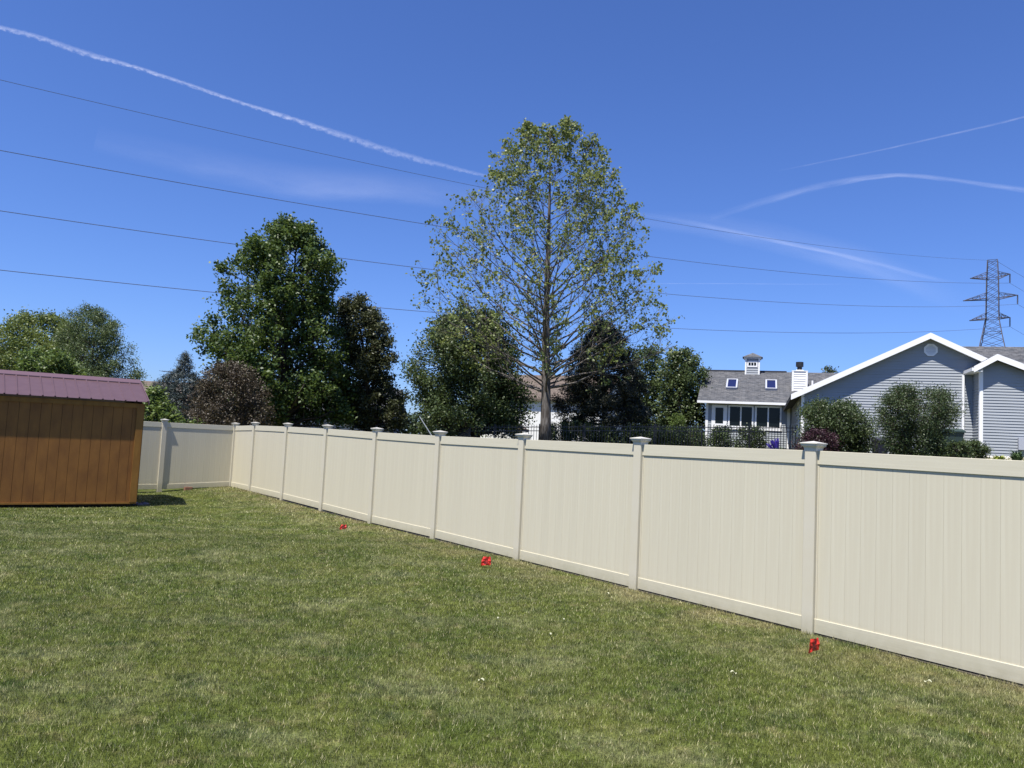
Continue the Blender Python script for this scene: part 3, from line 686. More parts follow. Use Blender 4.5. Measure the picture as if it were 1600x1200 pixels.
# ------------------------------------------------------------------ trees and shrubs
def leaves(pts, size, aspect=.62, up=.45, size_var=.4, droop=0):
    """diamond leaves on points; returns V(n*4,3)"""
    n = len(pts); nrm = rng.normal(size=(n, 3)); nrm[:, 2] += up*2.2*np.sign(rng.random(n)-.12); nrm /= np.linalg.norm(nrm, axis=1)[:, None]
    a = rng.normal(size=(n, 3)); a[:, 2] -= droop; a -= nrm*(a*nrm).sum(1)[:, None]; a /= np.linalg.norm(a, axis=1)[:, None]; b = np.cross(nrm, a)
    L = size*(1-size_var/2+size_var*rng.random(n))[:, None]
    V = np.empty((n, 4, 3)); V[:, 0] = pts-a*L*.5; V[:, 1] = pts+b*L*aspect*.5+nrm*L*.07; V[:, 2] = pts+a*L*.5; V[:, 3] = pts-b*L*aspect*.5+nrm*L*.07
    return V.reshape(-1, 3)
def tree(name, label, cat, px, Y, prof, nleaf, lsize, lm, bark, trunk_r=.15, n1=40, n2=6, n3=4, rise=.45, spread=.16, start=.12, group=None,
         up=.45, depth=1.0, trunk_top=None, aspect=.62, tone_bias=0, inner=.25, leafy=1.0, droop=0, tw=.012, edge=1.0, var=.28, aexp=1.6, wood_vis=True, lean=0, low=.06, limb=.42, wout=0, clump=3.5, rw=.8):
    bx_, by_ = XY(px, Y); bz_ = gz(bx_, by_)
    pr = [(P((l+r)/2, py, Y)[2], P(l, py, Y)[0]-bx_, P(r, py, Y)[0]-bx_) for py, l, r in prof]; pr.sort()
    zs = np.array([q[0] for q in pr]); xl_ = np.array([q[1] for q in pr]); xr_ = np.array([q[2] for q in pr])
    ztop = zs[-1]; zlo = max(zs[0], bz_+.1); Ht = ztop-bz_
    topx = (xl_[-1]+xr_[-1])/2; axx = topx*np.clip((zs-bz_)/Ht, 0, 1)**1.5
    Ls = np.maximum(axx-xl_, .05); Rs = np.maximum(xr_-axx, .05)
    def axis(z): t = max(0., (z-bz_)/Ht); return np.array([bx_+topx*t**1.5+.05*sin(t*7+px), by_+.06*sin(t*5+px*2), z])
    def rad_at(z, phi):
        l, r = np.interp(z, zs, Ls), np.interp(z, zs, Rs); cph = cos(phi)
        e = r if cph > 0 else l; dd = depth*(l+r)/2; return 1/math.sqrt((cph/max(e, .03))**2+(sin(phi)/max(dd, .03))**2) if e > .02 else max(e, 0.02)
    root = empty(name, (bx_, by_, bz_), label, cat, group)
    mb = MB(); N = 12
    mb.tube([axis(bz_-.1+(Ht*.985+.1)*k/N) for k in range(N+1)], [trunk_r*(1-.97*(k/N)**.85)*(1.25 if k == 0 else 1) for k in range(N+1)], 8)
    tips = []; wts = []; Rmx = max(max(Ls), max(Rs))
    for i in range(n1):
        t = (i+.5)/n1; z0t = start+(1-start)*t**.9
        ze = zlo+(ztop-zlo)*min(1, (t**.95))*.985; phi = i*2.39996+random.uniform(-.4, .4)
        R = rad_at(ze, phi)*random.uniform(1-var, 1.0)*edge
        end = axis(ze)+np.array([cos(phi)*R, sin(phi)*R, 0])
        za = min(ze-.02*R, bz_+Ht*(low+(.95-low)*t**aexp+random.uniform(-.02, .02))) if rise >= .3 else max(bz_+Ht*.06, ze-R*rise-random.uniform(0, .25)*Ht*.1); st = axis(min(za, ztop-.02*Ht))
        mid = st*.5+end*.5+np.array([cos(phi), sin(phi), 0])*R*.10-np.array([0, 0, .06*R]) + rng.normal(size=3)*.05*R
        pts = [st*(1-s)**2+mid*2*s*(1-s)+end*s*s+rng.normal(size=3)*.015*R*(s > 0) for s in (0, .2, .4, .6, .8, 1)]
        r0 = trunk_r*(1-.8*((za-bz_)/Ht))*limb*min(1, .35+R/(.35*Ht)); rr = [max(tw, r0*(1-.88*s)) for s in (0, .2, .4, .6, .8, 1)]
        mb.tube(pts, rr, 5, False)
        blen = np.linalg.norm(end-st)
        for j in range(n2):
            s = inner+(1-inner)*(j+random.random())/n2; s = min(s, .99); k = min(int(s*5), 4); fr_ = s*5-k; o = pts[k]*(1-fr_)+pts[k+1]*fr_
            d = (pts[k+1]-pts[k]); d /= np.linalg.norm(d)+1e-9
            side = rng.normal(size=3); side -= d*(side@d); side /= np.linalg.norm(side)+1e-9
            l2 = blen*(.42-.22*s)*random.uniform(.7, 1.2)+.08; dd = d*.65+side*.75+np.array([0, 0, .28 if rise > 0 else -.1]); dd /= np.linalg.norm(dd)
            q1 = o+dd*l2*.5+rng.normal(size=3)*.05*l2; q2 = o+dd*l2+np.array([0, 0, .07*l2])
            # stay inside the crown outline
            for q in (q1, q2):
                ax = axis(min(q[2], ztop)); v = q-ax; rr_ = math.hypot(v[0], v[1]); mx = rad_at(min(max(q[2], zlo), ztop), math.atan2(v[1], v[0]))
                if rr_ > mx: q[0] = ax[0]+v[0]*mx/rr_; q[1] = ax[1]+v[1]*mx/rr_
                if q[2] > ztop: q[2] = ztop-.05*random.random()
            r2 = max(tw*.7, rr[k]*.45)
            if wood_vis: mb.tube([o, q1, q2], [r2, r2*.7, tw*.5], 4, False)
            for m_ in range(n3):
                s3 = .25+.75*(m_+random.random())/n3; b_ = o*(1-s3)**2+q1*2*s3*(1-s3)+q2*s3*s3
                sd_ = rng.normal(size=3)*.6+dd*.7+np.array([0, 0, .25]); sd_ /= np.linalg.norm(sd_); l3 = l2*.38*random.uniform(.6, 1.3)+.05
                e3 = b_+sd_*l3
                if wood_vis and n3 < 8: mb.tube([b_, e3], [tw*.55, tw*.35], 3, False)
                tips.append(b_*.3+e3*.7); tips.append(e3); wr = (.2+R/Rmx)**rw; wts += [1*(.4+s)**wout*wr, 1.3*(.4+s)**wout*wr]
    me_ = part('trunk', mb, bark, root, smooth=True)
    tips = np.array(tips); wts = np.array(wts); wts = wts*(.25+rng.random(len(wts))**2*clump); wts /= wts.sum()
    pick = rng.choice(len(tips), nleaf, p=wts); pts = tips[pick]+rng.normal(size=(nleaf, 3))*spread*np.array([1, 1, .8])
    tone_c = rng.random(len(tips))[pick]; tone = np.clip(.5*tone_c+.5*rng.random(nleaf)+tone_bias, 0, 1)
    V = leaves(pts, lsize, aspect, up, droop=droop)
    cr = link('crown', soup('crown', V, 4, lm, tone, (bx_, by_, bz_)), root); cr['kind'] = 'stuff'
    return root

LM = {}
LM['maple'] = leaf_mat('maple_leaf', (.035, .065, .014), (.06, .10, .02), (.11, .16, .035), .28)
LM['syc'] = leaf_mat('sycamore_leaf', (.075, .11, .028), (.14, .18, .045), (.22, .25, .09), .35, rare=(.33, .25, .08))
LM['bronze'] = leaf_mat('bronze_leaf', (.028, .034, .014), (.046, .056, .02), (.085, .095, .035), .2, rare=(.10, .07, .04))
LM['purple'] = leaf_mat('plum_leaf', (.035, .024, .014), (.06, .044, .024), (.10, .085, .045), .15)
LM['green'] = leaf_mat('mid_green_leaf', (.035, .06, .02), (.06, .09, .028), (.10, .135, .045), .25)
LM['birch'] = leaf_mat('birch_leaf', (.07, .10, .022), (.12, .16, .035), (.19, .23, .06), .3)
LM['birch2'] = leaf_mat('willow_leaf', (.055, .085, .03), (.09, .13, .045), (.14, .18, .07), .3)
LM['pine'] = leaf_mat('pine_needle', (.018, .026, .016), (.03, .036, .02), (.06, .06, .032), .1)
LM['spruce'] = leaf_mat('blue_spruce_needle', (.035, .05, .05), (.055, .075, .072), (.09, .115, .11), .08)
LM['shrub'] = leaf_mat('bright_shrub_leaf', (.06, .10, .02), (.10, .15, .03), (.16, .21, .05), .3)
LM['shrubd'] = leaf_mat('dark_shrub_leaf', (.026, .046, .016), (.048, .075, .024), (.085, .115, .04), .25)
LM['burg'] = leaf_mat('burgundy_leaf', (.022, .006, .010), (.036, .011, .018), (.06, .02, .03), .2)
LM['far'] = leaf_mat('distant_leaf', (.03, .05, .025), (.045, .07, .03), (.07, .095, .045), .2)

tree('sycamore_tree', 'tall sparse sycamore tree with open branches, the tallest of the trees', 'tree', 850, 32,
     [(193, 840, 876), (200, 820, 898), (215, 802, 918), (232, 790, 936), (262, 768, 956), (300, 758, 963), (335, 718, 982), (352, 684, 992), (385, 690, 1005), (410, 690, 1022), (440, 668, 1025), (480, 662, 1050), (505, 672, 1062), (535, 690, 1045), (562, 745, 985)],
     23000, .125, LM['syc'], M['bark'], trunk_r=.25, n1=96, n2=8, n3=4, rise=.62, spread=.085, start=.18, inner=.38, up=.15, aspect=.75, tw=.008, low=.17, limb=.22, wout=1.2, rw=-.15, aexp=1.75, edge=1.08, var=.3, clump=6)
tree('maple_tree', 'large dense dark green maple tree, left of the sycamore', 'tree', 436, 34,
     [(347, 452, 478), (357, 434, 488), (369, 408, 492), (380, 385, 498), (400, 370, 510), (416, 358, 528), (432, 352, 526), (450, 348, 512), (475, 342, 516), (498, 338, 514), (520, 318, 524), (550, 325, 535), (580, 328, 540), (620, 338, 548), (660, 372, 540)],
     62000, .155, LM['maple'], M['bark_dark'], trunk_r=.22, n1=84, n2=7, n3=4, rise=.8, spread=.15, start=.1, up=.5, inner=.25, edge=1.06, var=.24, clump=3, aexp=1.8)
tree('bronze_tree', 'dark bronze leaved tree pressed against the right side of the maple', 'tree', 576, 37,
     [(464, 542, 568), (480, 532, 585), (500, 524, 602), (525, 520, 614), (555, 520, 622), (590, 520, 628), (630, 515, 634), (668, 520, 634)],
     42000, .125, LM['bronze'], M['bark_dark'], trunk_r=.18, n1=56, n2=7, n3=4, rise=.8, spread=.14, up=.4, var=.36, clump=4)
tree('dense_tree', 'broad mid green tree in front of the left lower branches of the sycamore', 'tree', 742, 35,
     [(490, 715, 762), (505, 690, 785), (530, 664, 802), (560, 648, 812), (590, 638, 820), (625, 636, 828), (655, 640, 832), (670, 650, 830)],
     52000, .125, LM['green'], M['bark_dark'], trunk_r=.2, n1=64, n2=7, n3=4, rise=.7, spread=.22, up=.45)
tree('pine_tree', 'dark dull pine tree right of the sycamore trunk', 'tree', 942, 36,
     [(502, 939, 945), (518, 926, 960), (540, 905, 982), (565, 888, 998), (590, 876, 1004), (620, 868, 1008), (650, 868, 1010), (668, 875, 1010)],
     42000, .18, LM['pine'], M['bark_dark'], trunk_r=.17, n1=60, n2=7, n3=4, rise=.15, spread=.12, up=.1, aspect=.2)
tree('background_tree', 'lighter green tree partly hidden behind the right side of the pine', 'tree', 1008, 44,
     [(545, 995, 1018), (560, 982, 1030), (590, 976, 1038), (640, 976, 1040), (665, 985, 1040)], 11000, .15, LM['green'], M['bark_dark'], n1=30, n2=6, n3=4, spread=.2, tone_bias=.12)
tree('round_tree', 'rounded green tree just left of the house with the cupola', 'tree', 1066, 41,
     [(550, 1056, 1078), (560, 1042, 1090), (578, 1034, 1100), (605, 1030, 1104), (635, 1030, 1103), (660, 1040, 1098)], 17000, .14, LM['green'], M['bark_dark'], n1=38, n2=7, n3=4, spread=.16, tone_bias=.1, up=.6)
tree('plum_tree', 'low purple brown plum tree at the foot of the maple', 'tree', 360, 29,
     [(572, 345, 375), (588, 318, 398), (610, 305, 410), (640, 300, 422), (668, 305, 428)], 21000, .075, LM['purple'], M['bark_dark'], trunk_r=.1, n1=40, n2=7, n3=4, rise=.7, spread=.12, up=.2)
tree('spruce_tree', 'small blue spruce with a thin wispy top beside the plum tree', 'tree', 289, 31,
     [(553, 288, 291), (568, 283, 297), (582, 279, 301), (592, 272, 308), (597, 252, 326), (628, 240, 336), (650, 236, 338), (668, 240, 338)], 34000, .10, LM['spruce'], M['bark_dark'], trunk_r=.08, n1=52, n2=7, n3=4, rise=.05, spread=.07, up=.1, aspect=.22, rw=1.8, clump=2)
tree('shrub', 'bright green leafy shrub behind the back fence beside the shed', 'shrub', 258, 25.5,
     [(612, 238, 244), (632, 230, 254), (645, 228, 276), (655, 228, 290), (668, 228, 300)], 4200, .11, LM['shrub'], M['bark_dark'], trunk_r=.04, n1=26, n2=5, n3=3, rise=.8, spread=.1, up=.5)
tree('birch_tree', 'light green birch behind the left half of the shed roof', 'tree', 58, 40,
     [(494, 48, 78), (504, 22, 100), (518, 0, 125), (540, -25, 140), (570, -40, 148), (625, -45, 150)], 46000, .12, LM['birch'], M['bark_dark'], trunk_r=.13, n1=48, n2=7, n3=4, rise=.9, spread=.17, up=.3)
tree('willow_tree', 'feathery pale green willow behind the right end of the shed roof', 'tree', 146, 38,
     [(482, 134, 152), (494, 112, 164), (512, 98, 182), (535, 95, 192), (555, 90, 200), (578, 88, 214), (600, 90, 222), (635, 92, 222)], 44000, .10, LM['birch2'], M['bark_dark'], trunk_r=.12, n1=50, n2=7, n3=4, rise=1.2, spread=.14, up=.15, aspect=.4)
tree('shrub', 'yellow green shrub poking above the shed roof in front of the birch', 'shrub', 88, 30,
     [(552, 50, 90), (562, 40, 112), (580, 32, 128), (620, 30, 135)], 9000, .12, LM['shrub'], M['bark_dark'], trunk_r=.06, n1=30, n2=6, n3=3, spread=.12, up=.5, tone_bias=-.2)
tree('small_tree', 'tiny tree top showing behind the house roof beside the white vent pipe', 'tree', 1298, 52,
     [(576, 1293, 1301), (585, 1286, 1310), (610, 1280, 1315)], 1500, .16, LM['far'], M['bark_dark'], n1=16, n2=4, n3=3, spread=.12)
# shrubs by the grey house
tree('shrub', 'rounded dark green shrub left of the big shrub, in front of the gable wall', 'shrub', 1305, 26,
     [(634, 1285, 1325), (642, 1262, 1345), (660, 1252, 1358), (685, 1258, 1358), (706, 1266, 1352), (716, 1275, 1345)], 30000, .07, LM['shrubd'], M['bark_dark'], trunk_r=.04, n1=40, n2=7, n3=4, rise=.9, spread=.12, up=.4, tone_bias=.1, clump=1.2)
tree('shrub', 'largest loose twiggy shrub in the middle of the gable wall', 'shrub', 1432, 22.5,
     [(612, 1395, 1462), (624, 1382, 1490), (645, 1378, 1492), (670, 1385, 1478), (700, 1390, 1470), (722, 1395, 1465)], 40000, .055, LM['shrubd'], M['bark_dark'], trunk_r=.04, n1=50, n2=7, n3=4, rise=1.1, spread=.11, up=.2, tone_bias=0, clump=1.2, rw=.4, aspect=.5)
tree('shrub', 'burgundy barberry bush behind the nearest fence post cap', 'shrub', 1278, 24.5,
     [(675, 1268, 1290), (684, 1256, 1302), (700, 1250, 1306), (716, 1252, 1304)], 6000, .055, LM['burg'], M['bark_dark'], trunk_r=.03, n1=26, n2=6, n3=3, rise=.9, spread=.07, up=.3)
hedge_lab = ['dark round bush behind the metal fence beside the sycamore trunk', 'dark bush second along the metal fence from the sycamore trunk', 'dark bush third along the metal fence from the sycamore trunk', 'dark bush under the right side of the pine behind the metal fence',
             'dark bush between the pine and the rounded tree behind the metal fence', 'dark bush below the yellow green ball shrub behind the metal fence', 'dark bush below the sunroom door behind the metal fence', 'dark bush below the sunroom windows behind the metal fence']
for i, (c, w2, top) in enumerate([(872, 24, 664), (908, 24, 664), (948, 22, 668), (988, 22, 669), (1028, 22, 670), (1078, 26, 671), (1126, 15, 670), (1172, 22, 671)]):
    tree('bush', hedge_lab[i], 'bush', c, 34.5, [(top, c-w2*.5, c+w2*.5), (top+6, c-w2*.9, c+w2*.9), (top+16, c-w2, c+w2), (706, c-w2, c+w2)], 3800, .085, LM['shrubd'], M['bark_dark'], trunk_r=.03, n1=22, n2=6, n3=3, rise=.6, spread=.09, group='bushes along the black metal fence', wood_vis=False)
tree('bush', 'small yellow green ball shrub above the metal fence left of the sunroom', 'bush', 1057, 38, [(649, 1050, 1064), (654, 1046, 1069), (664, 1045, 1070), (690, 1048, 1068)], 3200, .07, LM['shrub'], M['bark_dark'], trunk_r=.03, n1=20, n2=6, n3=3, rise=.6, spread=.07, tone_bias=-.15, wood_vis=False)
tree('bush', 'low dark bush at the foot of the wing corner trim', 'bush', 1498, 21.5, [(694, 1488, 1508), (702, 1484, 1512), (722, 1484, 1512)], 2200, .06, LM['shrubd'], M['bark_dark'], trunk_r=.02, n1=18, n2=5, n3=3, rise=.9, spread=.05, tone_bias=.2)
tree('bush', 'low dark bush right of the wing corner trim', 'bush', 1524, 22.5, [(694, 1518, 1530), (702, 1512, 1538), (722, 1512, 1540)], 2200, .06, LM['shrubd'], M['bark_dark'], trunk_r=.02, n1=18, n2=5, n3=3, rise=.9, spread=.05, tone_bias=.2)
# distant tree belt
tb = []
for k in range(46):
    x = -75+k*4.2+random.uniform(-1, 1); y = 88+random.uniform(-6, 6); hh = random.uniform(2.2, 3.6)
    if 28 < x < 60: hh *= .5
    m_ = 900; v = rng.normal(size=(m_, 3)); v /= np.linalg.norm(v, axis=1)[:, None]; v *= (rng.random(m_)**.4)[:, None]
    tb.append(v*np.array([3.0, 2.5, hh*.55])+np.array([x, y, 1.6+hh*.5]))
tb = np.concatenate(tb); tag(link('distant_trees', soup('distant_trees', leaves(tb, .55, .7, .5), 4, LM['far'], rng.random(len(tb)))), 'low far belt of trees behind the houses', 'trees', kind='stuff')

# ------------------------------------------------------------------ smaller plants, bins, gravel
def blades(name, label, cat, px, Y, n, h, spread, m, tipm=None, wdt=.02):
    x, y = XY(px, Y); z = gz(x, y); r = empty(name, (x, y, z), label, cat); mb = MB()
    for i in range(n):
        a = random.random()*2*pi; hh = h*random.uniform(.6, 1.1); o = random.uniform(.2, 1)*spread; bx = x+cos(a)*.05; by = y+sin(a)*.05
        t = np.array([-sin(a), cos(a), 0])*wdt; b = np.array([bx, by, z]); mdl = b+np.array([cos(a)*o*.4, sin(a)*o*.4, hh*.7]); e = b+np.array([cos(a)*o, sin(a)*o, hh*(.9 if o < .6*spread else .6)])
        mb.poly([b-t, b+t, mdl+t*.8, mdl-t*.8]); mb.poly([mdl-t*.8, mdl+t*.8, e])
    part('leaf_blades', mb, m, r, kind='stuff'); return r, (x, y, z)
M['yellow_leaf'] = mat('yellow_green_leaf', (.32, .36, .06), .6)
blades('ornamental_grass', 'clump of strap leaved grass at the right edge below the wing wall', 'plant', 1589, 21, 110, .42, .32, M['plantgreen'])
blades('hosta_plant', 'small yellow green plant on the gravel below the wing wall', 'plant', 1561, 21.5, 60, .28, .26, M['yellow_leaf'], wdt=.035)
r, (x, y, z) = blades('blue_flowers', 'tall deep blue flower spikes in front of the sunroom corner', 'flowers', 1216, 29, 70, .55, .3, M['plantgreen'])
for k in range(9):
    a = random.uniform(-1.2, 1.2); b = np.array([x, y, z+.12]); e = b+np.array([sin(a)*.5, random.uniform(-.15, .15), cos(a)*.45+.22]); mb = MB()
    mb.tube([b, b*.5+e*.5, b*.2+e*.8, e], [.008, .03, .036, .012], 6); part('flower_spike', mb, M['delph'], r)
def bin_(label, px0, px1, pt, Y, m, name='trash_bin', dep=.5, lid=True):
    a, b = P(px0, pt, Y), P(px1, pt, Y); x = (a[0]+b[0])/2; wd = (b[0]-a[0]); z0 = gz(x, Y); zt = a[2]
    r = empty(name, (x, Y, z0), label, 'bin'); mb = MB(); h = zt-z0
    c = [(x+sx_*wd*.5*k, Y+sy_*dep*.5*k, z) for z, k in ((z0+.04, .82), (z0+h*.86, 1.0)) for sx_, sy_ in ((-1, -1), (1, -1), (1, 1), (-1, 1))]
    mb.hexa(c); part('body', mb, m, r)
    mb = MB(); prof = [(Y-dep*.56, z0+h*.86), (Y-dep*.56, z0+h*.90), (Y-dep*.3, z0+h*.98), (Y+dep*.2, zt), (Y+dep*.52, z0+h*.96), (Y+dep*.56, z0+h*.86)]
    n = len(prof); i0 = len(mb.v)
    A = [(x-wd*.54, q, z) for q, z in prof]; B = [(x+wd*.54, q, z) for q, z in prof]; mb.poly(A); mb.poly(B[::-1])
    for i in range(n): mb.poly([A[i], B[i], B[(i+1) % n], A[(i+1) % n]])
    part('lid', mb, m, r)
    for s_ in (-1, 1):
        mb = MB(); mb.tube([(x+s_*wd*.36-.03, Y+dep*.42, z0+.09), (x+s_*wd*.36+.03, Y+dep*.42, z0+.09)], .09, 12); part('wheel', mb, M['black'], r)
    return r
bin_('large dark green wheeled bin behind the right side of the largest shrub', 1462, 1497, 668, 25.2, M['bin'], dep=.7)
bin_('small dark navy bin between the two shrubs at the gable wall', 1367, 1383, 684, 26.2, M['bindark'])
# gravel bed
gr = []; 
for i in range(2500):
    px = random.uniform(1440, 1640); Y = random.uniform(19.5, 25.4); x, y = XY(px, Y); s_ = random.uniform(.012, .03); c = np.array([x, y, gz(x, y)+s_*.3])
    o_ = [c+np.array(q)*s_*random.uniform(.6, 1.1) for q in ((1, 0, 0), (0, 1, 0), (-1, 0, 0), (0, -1, 0))]; t = c+np.array([0, 0, s_*.8])
    for k in range(4): gr += [o_[k], o_[(k+1) % 4], t]
tag(link('gravel', soup('gravel', np.array(gr), 3, M['stone'])), 'pale gravel bed in front of the wing wall', 'gravel', kind='stuff')

# pale pole leaning in the shade between the trees
a, b = P(655, 650, 30), P(674, 680, 30); r = empty('leaning_pole', (float(b[0]), 30, float(b[2])-.2), 'thin pale pole leaning in the shade between the bronze tree and the broad green tree', 'pole')
mb = MB(); mb.tube([a, b+(b-a)*.25], .018, 6); part('shaft', mb, M['greywall'], r); mb = MB(); mb.tube([a, a+(b-a)*-.02], .028, 6); part('end_cap', mb, M['dark'], r)

# TV antenna on the far roof
p = P(268, 580, 55); q = P(268, 597, 55); an = empty('tv_antenna', tuple(q), 'thin TV antenna standing on the far tan roof', 'antenna')
mb = MB(); mb.tube([q, p], .03, 5); part('mast', mb, M['steel'], an)
mb = MB(); a, b = P(253, 580, 55), P(276, 581, 55); mb.tube([a, b], .022, 5)
for k in range(7): c = a+(b-a)*(k/6); mb.tube([c-np.array([0, .45-.04*k, 0]), c+np.array([0, .45-.04*k, 0])], .012, 4)
part('boom', mb, M['steel'], an)

# ------------------------------------------------------------------ transmission tower and wires
TY = 140.
tw_ = empty('transmission_tower', tuple(P(1550, 726, TY)-np.array([0, 0, .3])), 'lattice steel transmission tower with three crossarms behind the house roof', 'tower')
tcx, tcy = XY(1550, TY); sc_ = TY/1200
ca, sa2 = cos(rad(-35)), sin(rad(-35))
ux, vy = np.array([ca, sa2, 0]), np.array([-sa2, ca, 0])
def zt_(py): return P(1550, py, TY)[2]
levels = [(407, .78), (435, .92), (467, .98), (498, 1.02), (520, 1.45), (545, 2.0), (590, 2.9), (650, 3.9), (726, 5.0)]
rings = []
for py, hw in levels:
    z = zt_(py); c = np.array([tcx, tcy, z]); rings.append([c+ux*hw*a+vy*hw*b for a, b in ((-1, -1), (1, -1), (1, 1), (-1, 1))])
mb = MB()
def bar(a, b, r=.07): mb.tube([a, b], r*.8, 4, False)
for k in range(len(rings)-1):
    A, B = rings[k], rings[k+1]; sub = 3 if k < 3 else 2
    for j in range(4):
        bar(A[j], B[j], .11); bar(A[j], A[(j+1) % 4], .06)
        for s_ in range(sub):
            f0, f1 = s_/sub, (s_+1)/sub
            a0 = A[j]*(1-f0)+B[j]*f0; a1 = A[(j+1) % 4]*(1-f0)+B[(j+1) % 4]*f0; b0 = A[j]*(1-f1)+B[j]*f1; b1 = A[(j+1) % 4]*(1-f1)+B[(j+1) % 4]*f1
            bar(a0, b1, .05); bar(a1, b0, .05)
part('lattice_body', mb, M['steel'], tw_)
armpts = []
for (py, l, r_, pl, pr_) in ((434, 1516, 1578, 435, 428), (466, 1505, 1590, 470, 461), (497, 1515, 1578, 501, 496)):
    Lp, Rp = P(l, pl, TY-3), P(r_, pr_, TY+3); z = zt_(py+1); zz = zt_(py-8)
    for e, sg in ((Lp, -1), (Rp, 1)):
        mb = MB(); c = np.array([tcx, tcy, z]); d = (e-c); 
        for q in (-1, 1):
            b = c+vy*q*.9+ux*sg*.9; mb.tube([b, e], .085, 4, False); b2 = np.array([b[0], b[1], zz]); mb.tube([b2, e], .05, 4, False)
            for t_ in (.3, .6): mb.tube([b*(1-t_)+e*t_, b2*(1-t_)+e*t_], .04, 4, False); mb.tube([b*(1-t_)+e*t_, b2*(1-t_+.28)+e*(t_-.28)], .035, 4, False)
        part('crossarm', mb, M['steel'], tw_)
    bot = Rp-np.array([0, 0, 1.75]); mb = MB(); nn = 9
    for i in range(nn): a = Rp+(bot-Rp)*(i/nn); mb.tube([a, a+(bot-Rp)/nn*.6], .13, 6)
    mb.tube([Rp, bot], .05, 4); part('insulator', mb, M['steel'], tw_); armpts.append(bot)
top_pt = P(1556, 407, TY)
# wires: parabola fitted through surveyed points in the vertical plane of the line
wl = ['highest thin power line, running to the top of the tower', 'second highest power line, ending at the top crossarm of the tower', 'third highest power line, ending at the middle crossarm of the tower', 'lowest power line, ending at the bottom crossarm of the tower']
wp = [(top_pt, (1000, 341), (380, 208.5), (0, 128)), (armpts[0], (1030, 403), (345, 295.5), (0, 236)), (armpts[1], (1030, 458.5), (370, 381), (0, 330)), (armpts[2], (1065, 514), (340, 456), (0, 423))]
for i, (e, *pp) in enumerate(wp):
    e = np.array(e); A2 = np.array([-34.7, 52.]); d2 = A2-e[:2]; L_ = np.linalg.norm(d2); d2 /= L_; nn = np.array([-d2[1], d2[0]])
    ts, zs_ = [0.], [e[2]]
    for px, py in pp:
        d = ray(px, py); s_ = ((e[:2]-Cp[:2])@nn)/(d[:2]@nn); q = Cp+d*s_; ts.append(float((q[:2]-e[:2])@d2)); zs_.append(q[2])
    co = np.polyfit(ts, zs_, 2, w=[30, 1, 1, 1]); Le = ts[-1]*1.35; pts = []
    for k in range(61): t = Le*k/60; pts.append((e[0]+d2[0]*t, e[1]+d2[1]*t, float(np.polyval(co, t))))
    o = tag(empty('power_line', pts[0], wl[i], 'power line', 'power lines strung across the sky'))
    mb = MB(); mb.tube(pts, .028 if i else .02, 5, False); part('wire', mb, M['wire'], o)
    # the span on beyond the tower
    far_ = [np.array(e)+(np.array([60., 20., -4.])*(k/12))+np.array([0, 0, -9.*4*(k/12)*(1-k/24)*.5]) for k in range(13)]
    mb = MB(); mb.tube(far_, .03, 4, False); part('wire', mb, M['wire'], o)

# ------------------------------------------------------------------ contrails (thin ribbons of ice cloud high up)
def contrail_mat(name, dens, nscale, streak=1.0):
    m = bpy.data.materials.new(name); m.use_nodes = True; n = m.node_tree; n.nodes.clear(); L = n.links.new
    uv = n.nodes.new('ShaderNodeTexCoord'); mp = n.nodes.new('ShaderNodeMapping'); mp.inputs['Scale'].default_value = nscale
    nz = n.nodes.new('ShaderNodeTexNoise'); nz.inputs['Scale'].default_value = 1; nz.inputs['Detail'].default_value = 5; nz.inputs['Roughness'].default_value = .6
    L(uv.outputs['UV'], mp.inputs[0]); L(mp.outputs[0], nz.inputs['Vector'])
    sp = n.nodes.new('ShaderNodeSeparateXYZ'); L(uv.outputs['UV'], sp.inputs[0])
    def mth(op, a, b=None, c=False):
        x = n.nodes.new('ShaderNodeMath'); x.operation = op; x.use_clamp = c
        for i, v in ((0, a), (1, b)):
            if v is None: continue
            if isinstance(v, (int, float)): x.inputs[i].default_value = v
            else: L(v, x.inputs[i])
        return x.outputs[0]
    # v in -1..1 across the ribbon, shifted by noise so that the edges billow
    jit = mth('MULTIPLY', mth('SUBTRACT', nz.outputs['Fac'], .5), .9*streak)
    v_ = mth('ADD', sp.outputs['Y'], jit); v2 = mth('MULTIPLY', v_, v_)
    prof = mth('POWER', mth('SUBTRACT', 1.0, mth('MULTIPLY', v2, 1.3), True), 1.6)
    body = mth('ADD', mth('MULTIPLY', nz.outputs['Fac'], 2.2), -.55, True)
    at = n.nodes.new('ShaderNodeAttribute'); at.attribute_name = 'fade'
    al = mth('MULTIPLY', mth('MULTIPLY', prof, body), mth('MULTIPLY', at.outputs['Fac'], dens), True)
    tl = n.nodes.new('ShaderNodeBsdfTranslucent'); tl.inputs[0].default_value = (.95, .95, .95, 1)
    df = n.nodes.new('ShaderNodeBsdfDiffuse'); df.inputs[0].default_value = (.95, .95, .95, 1)
    ad = n.nodes.new('ShaderNodeMixShader'); ad.inputs[0].default_value = .35; L(tl.outputs[0], ad.inputs[1]); L(df.outputs[0], ad.inputs[2])
    tp = n.nodes.new('ShaderNodeBsdfTransparent'); mx = n.nodes.new('ShaderNodeMixShader'); L(al, mx.inputs[0]); L(tp.outputs[0], mx.inputs[1]); L(ad.outputs[0], mx.inputs[2])
    o = n.nodes.new('ShaderNodeOutputMaterial'); L(mx.outputs[0], o.inputs[0]); return m
